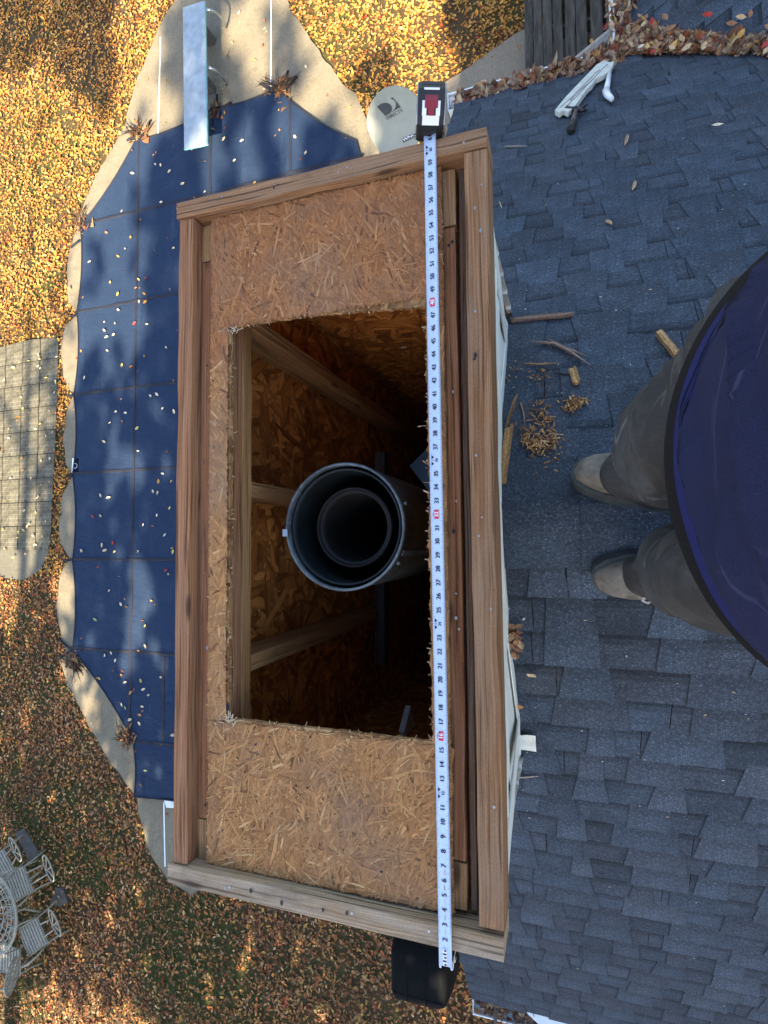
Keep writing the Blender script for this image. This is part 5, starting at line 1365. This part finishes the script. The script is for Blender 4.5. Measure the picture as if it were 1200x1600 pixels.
def limb(mb, chain, n=20):
    """chain of (centre, radius a, radius b, direction of a)"""
    rings = []
    for i, (c, a, b, d) in enumerate(chain):
        c0 = Vector(chain[max(i - 1, 0)][0]); c1 = Vector(chain[min(i + 1, len(chain) - 1)][0]); ax = (c1 - c0).normalized()
        e1 = Vector(d); e1 = (e1 - ax * e1.dot(ax)).normalized(); rings.append(ell(c, e1, ax.cross(e1), a, b, n))
    mb.loft(rings)
Zc = ZC
hipR, kneeR, ankR = Vector((.250, .152, Zc - .50)), Vector((.165, .142, Zc - .86)), Vector((.215, .130, Zc - 1.20))
hipL, kneeL, ankL = Vector((.265, -.025, Zc - .50)), Vector((.188, -.050, Zc - .86)), Vector((.245, -.062, Zc - 1.20))
def roofh(y): return ZR - TT * abs(y - YR)
# body: one continuous surface
b = MB()
b.loft([ell((.255, .065, Zc + z), (1, 0, 0), (0, 1, 0), a, w, 24) for z, a, w in ((-.6, .10, .15), (-.5, .115, .165), (-.35, .11, .15), (-.15, .11, .165), (0, .10, .17), (.06, .07, .15), (.10, .05, .07), (.18, .05, .055))])
hd = Vector((.205, .065, Zc + .28))
b.loft([ell(hd + Vector((ox, 0, z)), (1, 0, 0), (0, 1, 0), a, w, 24) for z, a, w, ox in ((-.125, .05, .045, -.02), (-.10, .075, .06, -.012), (-.05, .09, .07, 0), (0, .098, .076, .004), (.05, .097, .076, .006), (.09, .08, .066, .008), (.115, .045, .04, .008), (.122, .01, .01, .008))])
b.loft([ell(hd + Vector((x, 0, z)), (0, 1, 0), (0, 0, 1), a, a * 1.2, 10) for x, z, a in ((-.08, .0, .012), (-.105, -.025, .015), (-.118, -.035, .011), (-.122, -.04, .004))])
for sg in (-1, 1): b.loft([ell(hd + Vector((.01, sg * y, -.01)), (1, 0, 0), (0, 0, 1), .018 * k, .03 * k, 10) for y, k in ((.06, 1), (.08, 1), (.088, .6))])
for hip, knee, ank in ((hipR, kneeR, ankR), (hipL, kneeL, ankL)):
    limb(b, [(hip + Vector((0, 0, .06)), .08, .08, (1, 0, 0)), (hip - Vector((0, 0, .06)), .078, .078, (1, 0, 0)), (knee, .055, .055, (1, 0, 0)), (knee.lerp(ank, .35), .052, .05, (1, 0, 0)), (ank, .036, .036, (1, 0, 0)), (ank - Vector((0, 0, .05)), .036, .036, (1, 0, 0))])
for sg in (-1, 1):
    sh = Vector((.26, .065 + sg * .175, Zc + .02)); el = Vector((.20, .065 + sg * .30, Zc - .17)); wr = Vector((.09, .065 + sg * .17, Zc - .0)); 
    limb(b, [(sh - Vector((0, sg * .05, 0)), .05, .05, (1, 0, 0)), (sh, .052, .055, (1, 0, 0)), (sh.lerp(el, .55), .045, .045, (1, 0, 0)), (el, .038, .038, (1, 0, 0)), (el.lerp(wr, .4), .037, .036, (0, 0, 1)), (wr, .026, .022, (0, 0, 1))], 16)
    kn = Vector((.04, .065 + sg * .115, Zc + .028))
    limb(b, [(wr, .026, .02, (0, 0, 1)), (wr.lerp(kn, .5), .036, .016, (0, 0, 1)), (kn, .04, .013, (0, 0, 1))], 16)
    for k, ln in enumerate((.9, 1, .95, .78)):
        z = .03 - k * .02 + .012; r = .0085 - .0006 * k
        p0 = kn + Vector((.004, sg * .004, z - .012)); p1 = kn + Vector((-.03 * ln, -sg * .012, z - .01)); p2 = kn + Vector((-.045 * ln, -sg * .036 * ln, z - .008)); p3 = kn + Vector((-.038 * ln, -sg * .056 * ln, z - .006))
        b.tube([p0, p1, p2, p3], [r * 1.08, r, r * .92, r * .75], 8)
    b.tube([wr.lerp(kn, .4) + Vector((0, 0, .025)), kn + Vector((.02, -sg * .03, .042)), kn + Vector((-.0, -sg * .055, .03))], [.012, .0105, .008], 8)
remeshed(b, 'body', M_SKIN, pr, .0062, None, 2)
m = MB()
m.loft([ell(hd + Vector((ox, 0, z)), (1, 0, 0), (0, 1, 0), a, w, 28) for z, a, w, ox in ((-.06, .04, .06, .062), (-.02, .075, .08, .034), (.03, .092, .083, .016), (.06, .1, .084, .01), (.095, .086, .073, .01), (.122, .05, .046, .01), (.132, .008, .008, .01))]); m.build('hair', M_HAIR, pr, True)
for sg in (-1, 1):
    m = MB(); c = hd + Vector((-.089, sg * .031, .004)); m.loft([ell(c + Vector((x, 0, 0)), (0, 1, 0), (0, 0, 1), .014 * k, .008 * k, 12) for x, k in ((.004, .9), (0, 1), (-.004, .5))]); m.build('eye', M_WINK, pr, True)
    m = MB(); m.tube([hd + Vector((-.092, sg * .015, .026)), hd + Vector((-.095, sg * .033, .031)), hd + Vector((-.085, sg * .05, .025))], .004, 6); m.build('eyebrow', M_HAIR, pr)
m = MB(); m.tube([hd + Vector((-.082, -.024, -.066)), hd + Vector((-.094, 0, -.064)), hd + Vector((-.082, .024, -.066))], [.003, .006, .003], 8); m.build('mouth', plain('lips', (.4, .17, .15), .5), pr, True)
# trousers
t_ = MB()
t_.loft([ell((.255 + ox, .065, Zc + z), (1, 0, 0), (0, 1, 0), a, w, 32) for z, a, w, ox in ((-.40, .12, .155, 0), (-.48, .132, .160, -.004), (-.55, .136, .166, -.004), (-.62, .12, .16, 0), (-.66, .08, .11, 0))])
X1 = (1, 0, 0)
limb(t_, [(hipR + Vector((0, -.01, .06)), .115, .085, X1), (hipR + Vector((-.01, .0, -.06)), .115, .092, X1), (hipR.lerp(kneeR, .5) + Vector((0, .014, 0)), .100, .094, X1), (kneeR + Vector((-.004, .006, .03)), .085, .082, X1), (kneeR + Vector((0, .004, -.06)), .080, .080, X1), (kneeR.lerp(ankR, .5), .088, .078, X1), (ankR + Vector((-.032, .006, .07)), .108, .078, X1), (ankR + Vector((-.03, .004, .0)), .112, .075, X1), (ankR + Vector((-.005, 0, -.035)), .10, .066, X1)], 30)
limb(t_, [(hipL + Vector((0, .02, .06)), .115, .085, X1), (hipL + Vector((-.006, .0, -.06)), .112, .088, X1), (hipL.lerp(kneeL, .5), .095, .080, X1), (kneeL + Vector((0, 0, .03)), .082, .074, X1), (kneeL + Vector((0, 0, -.06)), .080, .072, X1), (kneeL.lerp(ankL, .5), .085, .068, X1), (ankL + Vector((-.02, -.002, .07)), .098, .064, X1), (ankL + Vector((-.03, .0, .0)), .106, .062, X1), (ankL + Vector((-.005, 0, -.035)), .10, .056, X1)], 30)
def tw(p):
    z = Zc - p.z
    w = noise.noise(Vector((p.x * 9, p.y * 9, p.z * 11))) * .010 + noise.noise(Vector((p.x * 16 + 4, p.y * 16, p.z * 30))) * .0034
    fold = math.sin(p.z * 48 + noise.noise(p * 7) * 7 + p.y * 34) * .0026 * (1 if z > .98 else .3)
    s_ = noise.noise(Vector((p.x * 3, p.y * 3, p.z * 5 + 7))); ridge = max(0, 1 - abs(s_) * 8) * .008
    return w * 2.1 + fold * 1.8 + ridge * 2.0 - .006
remeshed(t_, 'trousers', M_TROUSER, pr, .0075, tw, 6)
# boots
def boot(toe, heel, roll, name='boot'):
    toe, heel = Vector(toe), Vector(heel); d = (heel - toe).normalized(); L = .305; up0 = Vector((0, 0, 1))
    rot = Matrix.Rotation(roll, 3, d); up = rot @ up0; up = (up - d * up.dot(d)).normalized(); sd_ = up.cross(d)
    bt = empty_part(name)
    def Wp(s, w, h): return toe + d * (s * L) + sd_ * w + up * h
    outl_ = [(.0, .012), (.010, .020), (.04, .032), (.11, .044), (.27, .053), (.42, .047), (.58, .041), (.75, .041), (.88, .039), (.97, .028), (1.0, .014)]
    m = MB(); rings = []
    for h, k in ((0, .97), (.006, 1.02), (.022, 1.02), (.026, 1.0), (.030, 1.04), (.036, 1.04), (.040, .96)):
        rings.append([Wp(.5 + (s - .5) * (1 + (k - 1) * .5), w * k, h) for s, w in outl_] + [Wp(.5 + (s - .5) * (1 + (k - 1) * .5), -w * k, h) for s, w in reversed(outl_)])
    m.loft(rings); sole = m.build('sole', M_SOLE, bt); 
    m = MB(); rings = []
    prof_ = [(.010, .011, .043), (.04, .026, .058), (.12, .038, .078), (.24, .047, .090), (.36, .044, .104), (.46, .042, .124), (.56, .043, .15), (.66, .044, .16), (.8, .043, .16), (.92, .036, .155), (.985, .02, .14)]
    for s, w, h in prof_:
        ring_ = []
        for t in np.linspace(0, math.pi, 15):
            ct, st = math.cos(t), math.sin(t)
            nz = noise.noise(Vector((s * 8, t * 2, 3))) * .003
            ring_.append(Wp(s, math.copysign(abs(ct) ** .75, ct) * (w + nz), .036 + (h - .036) * (st ** .7) + nz))
        ring_ += [Wp(s, -w * .5, .034), Wp(s, w * .5, .034)]
        rings.append(ring_)
    m.loft(rings); up_ = m.build('upper', M_BOOT, bt, True)
    m = MB()
    for k in range(4):
        s = .33 + k * .05; h = .100 + k * .017
        m.tube([Wp(s, -.026, h - .006), Wp(s + .01, 0, h + .006), Wp(s + .004, .026, h - .006)], .0028, 6)
    m.tube([Wp(.33, .0, .106), Wp(.27, .03, .094), Wp(.26, .05, .075)], .0026, 6); m.tube([Wp(.34, .0, .108), Wp(.3, -.02, .112), Wp(.34, -.035, .1), Wp(.37, -.02, .112)], .0026, 6)
    m.build('laces', plain('pale_laces', (.5, .48, .42), .8), bt)
    return bt
def empty_part(name):
    o = bpy.data.objects.new(name, None); COL.objects.link(o); o.parent = pr; o.empty_display_size = .05; ORG[o.name] = ORG[pr.name]; return o
yt, yh = .148, .068
boot((.028, yt, roofh(yt) + .026), (.31, yh, roofh(yh) + .008), R(-24))
yt, yh = -.074, -.040
boot((.062, yt, roofh(yt) + .030), (.36, yh, roofh(yh) + .012), R(26))
# navy shirt with its double stitched hem, black layer under it
def torso_ring(z, fx, hw, cyy, depth=.30, n=120):
    a = depth / 2; out = []
    for t in np.linspace(0, 2 * math.pi, n + 1)[:-1]:
        ct, st = math.cos(t), math.sin(t); out.append(Vector((fx + a - a * math.copysign(abs(ct) ** (1.3 if st > 0 else 1.05), ct), cyy + hw * st, Zc + z)))
    return out
prof_s = [(-.520, .0955, .205, .066), (-.515, .0955, .2055, .066), (-.50, .098, .203, .066), (-.44, .106, .196, .066), (-.36, .112, .194, .066), (-.28, .117, .192, .065), (-.18, .121, .192, .065), (-.08, .125, .2, .065), (0, .14, .205, .065), (.05, .16, .19, .065), (.09, .185, .13, .065), (.12, .20, .075, .065)]
zs_ = []
for (z0_, *p0), (z1_, *p1) in zip(prof_s, prof_s[1:]):
    k = max(1, int(abs(z1_ - z0_) / .008))
    for i in range(k): t = i / k; zs_.append((z0_ + (z1_ - z0_) * t, *[a + (b_ - a) * t for a, b_ in zip(p0, p1)]))
zs_.append(prof_s[-1])
rings = []
for z, fx, hw, cy_ in zs_:
    r0 = torso_ring(z, fx, hw, cy_, .30 if z < .05 else .30 - (z - .05) * 2.2); r1 = []
    for i, p in enumerate(r0):
        nrm = Vector((p.x - (fx + .15), p.y - cy_, 0)).normalized(); up_k = min(1, max(0, (z + .515) / .05))
        th_ = i / 120 * 6.2832
        y_ = p.y - cy_
        # soft drape folds that run down and outwards to the hem
        s1 = y_ * 11 + z * 26 * y_ + noise.noise(Vector((y_ * 5, z * 4, 1))) * 1.4
        f1 = (max(0, math.sin(s1 * 1.3)) ** 4) * .008
        s2 = noise.noise(Vector((y_ * 3.2 + z * 4, z * 13 + abs(y_) * 9, 5))); f2 = max(0, 1 - abs(s2) * 5) * .014
        w = (f1 + f2 + noise.noise(Vector((math.cos(th_) * 2.2, math.sin(th_) * 2.2, z * 6))) * .009) * up_k + noise.noise(Vector((math.cos(th_) * 2, math.sin(th_) * 2, 9))) * .003
        r1.append(p + nrm * w)
    rings.append(r1)
m = MB(); m.loft(rings, False, True); sh_ = m.build('shirt', M_SHIRT, pr, True)
md_ = sh_.modifiers.new('thick', 'SOLIDIFY'); md_.thickness = .002; md_.offset = -1
m = MB(); k0 = [[p + Vector((p.x - .245, p.y - .066, 0)).normalized() * e + Vector((0, 0, dz_)) for p in rings[i]] for i, e, dz_ in ((0, .001, -.002), (0, .0032, -.001), (1, .003, .0), (2, .0026, .002), (3, .0012, .004))]
m.loft(k0, False, False); m.build('hem_band', M_SHIRTHEM, sh_, True)
m = MB()
for e, i in ((.0042, 3), (.0042, 2)): m.tube([p + Vector((p.x - .245, p.y - .066, 0)).normalized() * (e - .001) + Vector((0, 0, .004)) for p in rings[i]], .0007, 5, closed=True)
m.build('hem_stitching', M_SHIRT, sh_)
m = MB(); m.loft([torso_ring(z, fx, hw, .070, .30) for z, fx, hw in ((-.47, .102, .2), (-.52, .0945, .208), (-.545, .0905, .213), (-.560, .0915, .213), (-.561, .097, .208), (-.50, .11, .19))], False, False); m.build('under_layer', M_UNDER, pr, True)
for sg in (-1, 1):
    sh = Vector((.262, .065 + sg * .165, Zc + .02)); el = Vector((.20, .065 + sg * .30, Zc - .17)); m = MB()
    limb(m, [(sh - Vector((0, sg * .06, 0)), .075, .07, X1), (sh, .072, .075, X1), (sh.lerp(el, .5), .062, .066, X1), (sh.lerp(el, .82), .058, .064, X1)], 24); m.build('sleeve', M_SHIRT, sh_, True)
ph = empty('smartphone', (-.02, .065, Zc + .035), 'black smartphone held in both hands', 'phone')
m = MB(); m.prism([(-.052 + .0, -.01), (.028, -.01), (.034, -.004), (.034, .134), (.028, .14), (-.052, .14), (-.058, .134), (-.058, -.004)], Zc + .028, Zc + .037); m.build('phone_body', M_BLACK, ph)

# ------------------------------------------------------------------ trees beyond the low side of the garden: unseen, crowns thinned and thickened to shade the house and dapple the pool
def sm(d): return 0 if d >= 1 else (1 - d * d) ** 1.2 if d > 0 else 1
LIT = [(60, 330, 130, 270, 0, 1.), (215, 60, 50, 130, 0, 1.), (250, -40, 60, 60, 0, .9), (30, 480, 140, 120, 0, 1.), (10, 640, 80, 160, 0, 1.), (5, 780, 45, 100, 0, .9), (15, 920, 34, 100, 0, 1.), (140, 250, 95, 160, 25, .95), (110, 300, 75, 130, 20, 1.),
       (212, 268, 36, 95, 8, 1.), (185, 385, 58, 75, 10, 1.), (182, 500, 56, 105, 0, 1.), (200, 420, 34, 80, 0, .9), (338, 240, 22, 85, 0, .8), (455, 225, 26, 90, 0, .9), (390, 240, 22, 80, 0, .8), (195, 715, 32, 45, 0, .85), (222, 930, 25, 120, 0, .75), (200, 1030, 16, 50, 0, .7), (265, 1040, 18, 70, 0, .7),
       (385, 25, 36, 65, 15, .95), (405, 100, 30, 62, 0, 1.), (357, 60, 18, 45, 10, .8), (250, 170, 22, 60, 0, 1.), (270, 190, 16, 45, 0, .9), (175, 285, 42, 80, 28, 1.), (118, 440, 24, 75, 0, 1.), (110, 570, 26, 75, 0, 1.), (100, 930, 16, 45, 0, .8), (135, 1080, 26, 60, -30, .8), (505, 130, 40, 85, 25, 1.), (545, 180, 30, 50, 25, .9),
       (600, 40, 170, 80, 0, 1.), (520, 30, 80, 60, 0, 1.), (650, 100, 90, 60, 0, 1.), (700, 50, 65, 80, 0, 1.), (480, -30, 100, 70, 0, .9), (60, 800, 16, 50, 0, .8), (50, 860, 16, 50, 0, .8), (60, 620, 30, 60, 0, .9),
       (600, 210, 50, 50, 0, 1.), (640, 235, 40, 40, 0, .9), (330, 1535, 10, 24, 0, .9)]
DRK = [(150, 90, 34, 110, 0, .95), (165, 175, 30, 50, 0, .85), (35, 90, 26, 70, 15, .75), (90, 40, 16, 60, -10, .6), (60, 190, 16, 60, 25, .6), (110, 215, 14, 50, 20, .6), (200, 20, 10, 70, 0, .5), (600, 85, 34, 26, 0, .75), (560, 30, 18, 40, 20, .5), (470, 15, 24, 30, 0, .8), (640, 30, 14, 40, 0, .5), (735, 60, 14, 70, 0, .8),
       (175, 470, 7, 60, 0, .8), (160, 540, 6, 45, 20, .8), (190, 545, 6, 45, -20, .8), (210, 400, 6, 70, 8, .7), (160, 400, 7, 80, -8, .8), (180, 300, 7, 70, 0, .7), (60, 610, 9, 60, 15, .5), (40, 680, 12, 40, 20, .6), (85, 590, 12, 60, 0, .8), (30, 760, 10, 40, 20, .5)]
def light_at(x, y):  # wanted sunlight on the ground; crown leaves are dropped to let it through
    if (-1.15 if y < 7.3 else -1.5) < x < 5.8 and y > 1.2: return 0
    u, v = px((x, y, 0)); p = .03
    if v > 1120: p = .05
    for L_, sign in ((LIT, 1), (DRK, -1)):
        for cx, cy, rx, ry, an, s_ in L_:
            a = R(an); du, dv = u - cx, v - cy; e1, e2 = (du * math.cos(a) + dv * math.sin(a)) / rx, (-du * math.sin(a) + dv * math.cos(a)) / ry; k = sm(math.hypot(e1, e2)) * s_
            p = max(p, k) if sign > 0 else p * (1 - k)
    return p
TREES = [(-9.6, -13.2), (-6.2, -14.6), (-2.6, -12.8), (1.0, -14.2), (4.4, -13.0)]
crowns = {i: ([], [], []) for i in range(len(TREES))}
ce, se = math.cos(SUN_EL), math.sin(SUN_EL)
NLEAF = 21000
for q_ in range(NLEAF):
    gx, gy = (random.uniform(-11.6, 6), random.uniform(-7.5, 11.5)) if q_ < 14500 else (random.uniform(-1.4, 6), random.uniform(1., 11.5))
    pl_ = min(1, max(0, (light_at(gx, gy) - .07) / .22))
    if random.random() < pl_ * .99: continue
    i = min(range(len(TREES)), key=lambda k: abs(TREES[k][0] - gx) + random.uniform(0, .8)); ty = TREES[i][1] + random.gauss(0, 1.1)
    d = (gy - ty) / ce; zz = d * se; c = Vector((gx, ty, zz))
    if zz < 3.6: continue
    V_, F_, C_ = crowns[i]
    for k in range(4):
        q = c + Vector((random.gauss(0, .05), random.gauss(0, .09), random.gauss(0, .06))); a = Vector((random.gauss(0, 1), random.gauss(0, 1), random.gauss(0, 1))).normalized(); b_ = a.orthogonal().normalized(); s_ = random.uniform(.09, .17)
        n_ = len(V_); V_ += [tuple(q - a * s_), tuple(q + b_ * s_ * .7), tuple(q + a * s_), tuple(q - b_ * s_ * .7)]; F_.append((n_, n_ + 1, n_ + 2, n_ + 3)); t = random.choice(((.25, .17, .04), (.3, .15, .03), (.16, .15, .04), (.33, .22, .06))); C_ += [(*t, 1)] * 4
M_CROWN = vcol('autumn_foliage', .7, .3)
words = ('broad autumn tree at the far left of the row south of the lawn', 'tall autumn tree second from the left in the row south of the lawn', 'middle autumn tree of the row south of the lawn', 'autumn tree south of the house, fourth in the row', 'autumn tree at the right end of the row south of the house')
for i, (tx, ty) in enumerate(TREES):
    tr = empty('shade_tree', (tx, ty, 0), words[i], 'tree', 'row of autumn trees shading the garden')
    m = MB(); tp = [(tx, ty, 0), (tx + .1, ty, 3), (tx - .05, ty + .1, 7), (tx + .1, ty, 11), (tx, ty, 15)]; m.tube(tp, [.26, .2, .15, .09, .03], 10)
    for k in range(8):
        z = random.uniform(4, 13); a = random.uniform(0, 6.28); L = random.uniform(1.2, 2.4) * (1 if abs(math.sin(a)) < .8 else .8)
        e_ = Vector((tx + math.cos(a) * L, ty + math.sin(a) * L, z + L * .9)); md = Vector((tx, ty, z)).lerp(e_, .5) + Vector((0, 0, -.15)); m.tube([(tx, ty, z), md, e_], [.07, .05, .015], 6)
    m.build('trunk', M_BARK, tr, True)
    V_, F_, C_ = crowns[i]
    if V_:
        me = bpy.data.meshes.new('crown'); o0 = Vector((tx, ty, 0)); me.from_pydata([(x - tx, y - ty, z) for x, y, z in V_], [], F_); ca = me.color_attributes.new('Col', 'FLOAT_COLOR', 'POINT'); ca.data.foreach_set('color', np.array(C_, np.float32).ravel()); me.materials.append(M_CROWN)
        o = bpy.data.objects.new('crown', me); COL.objects.link(o); o.parent = tr
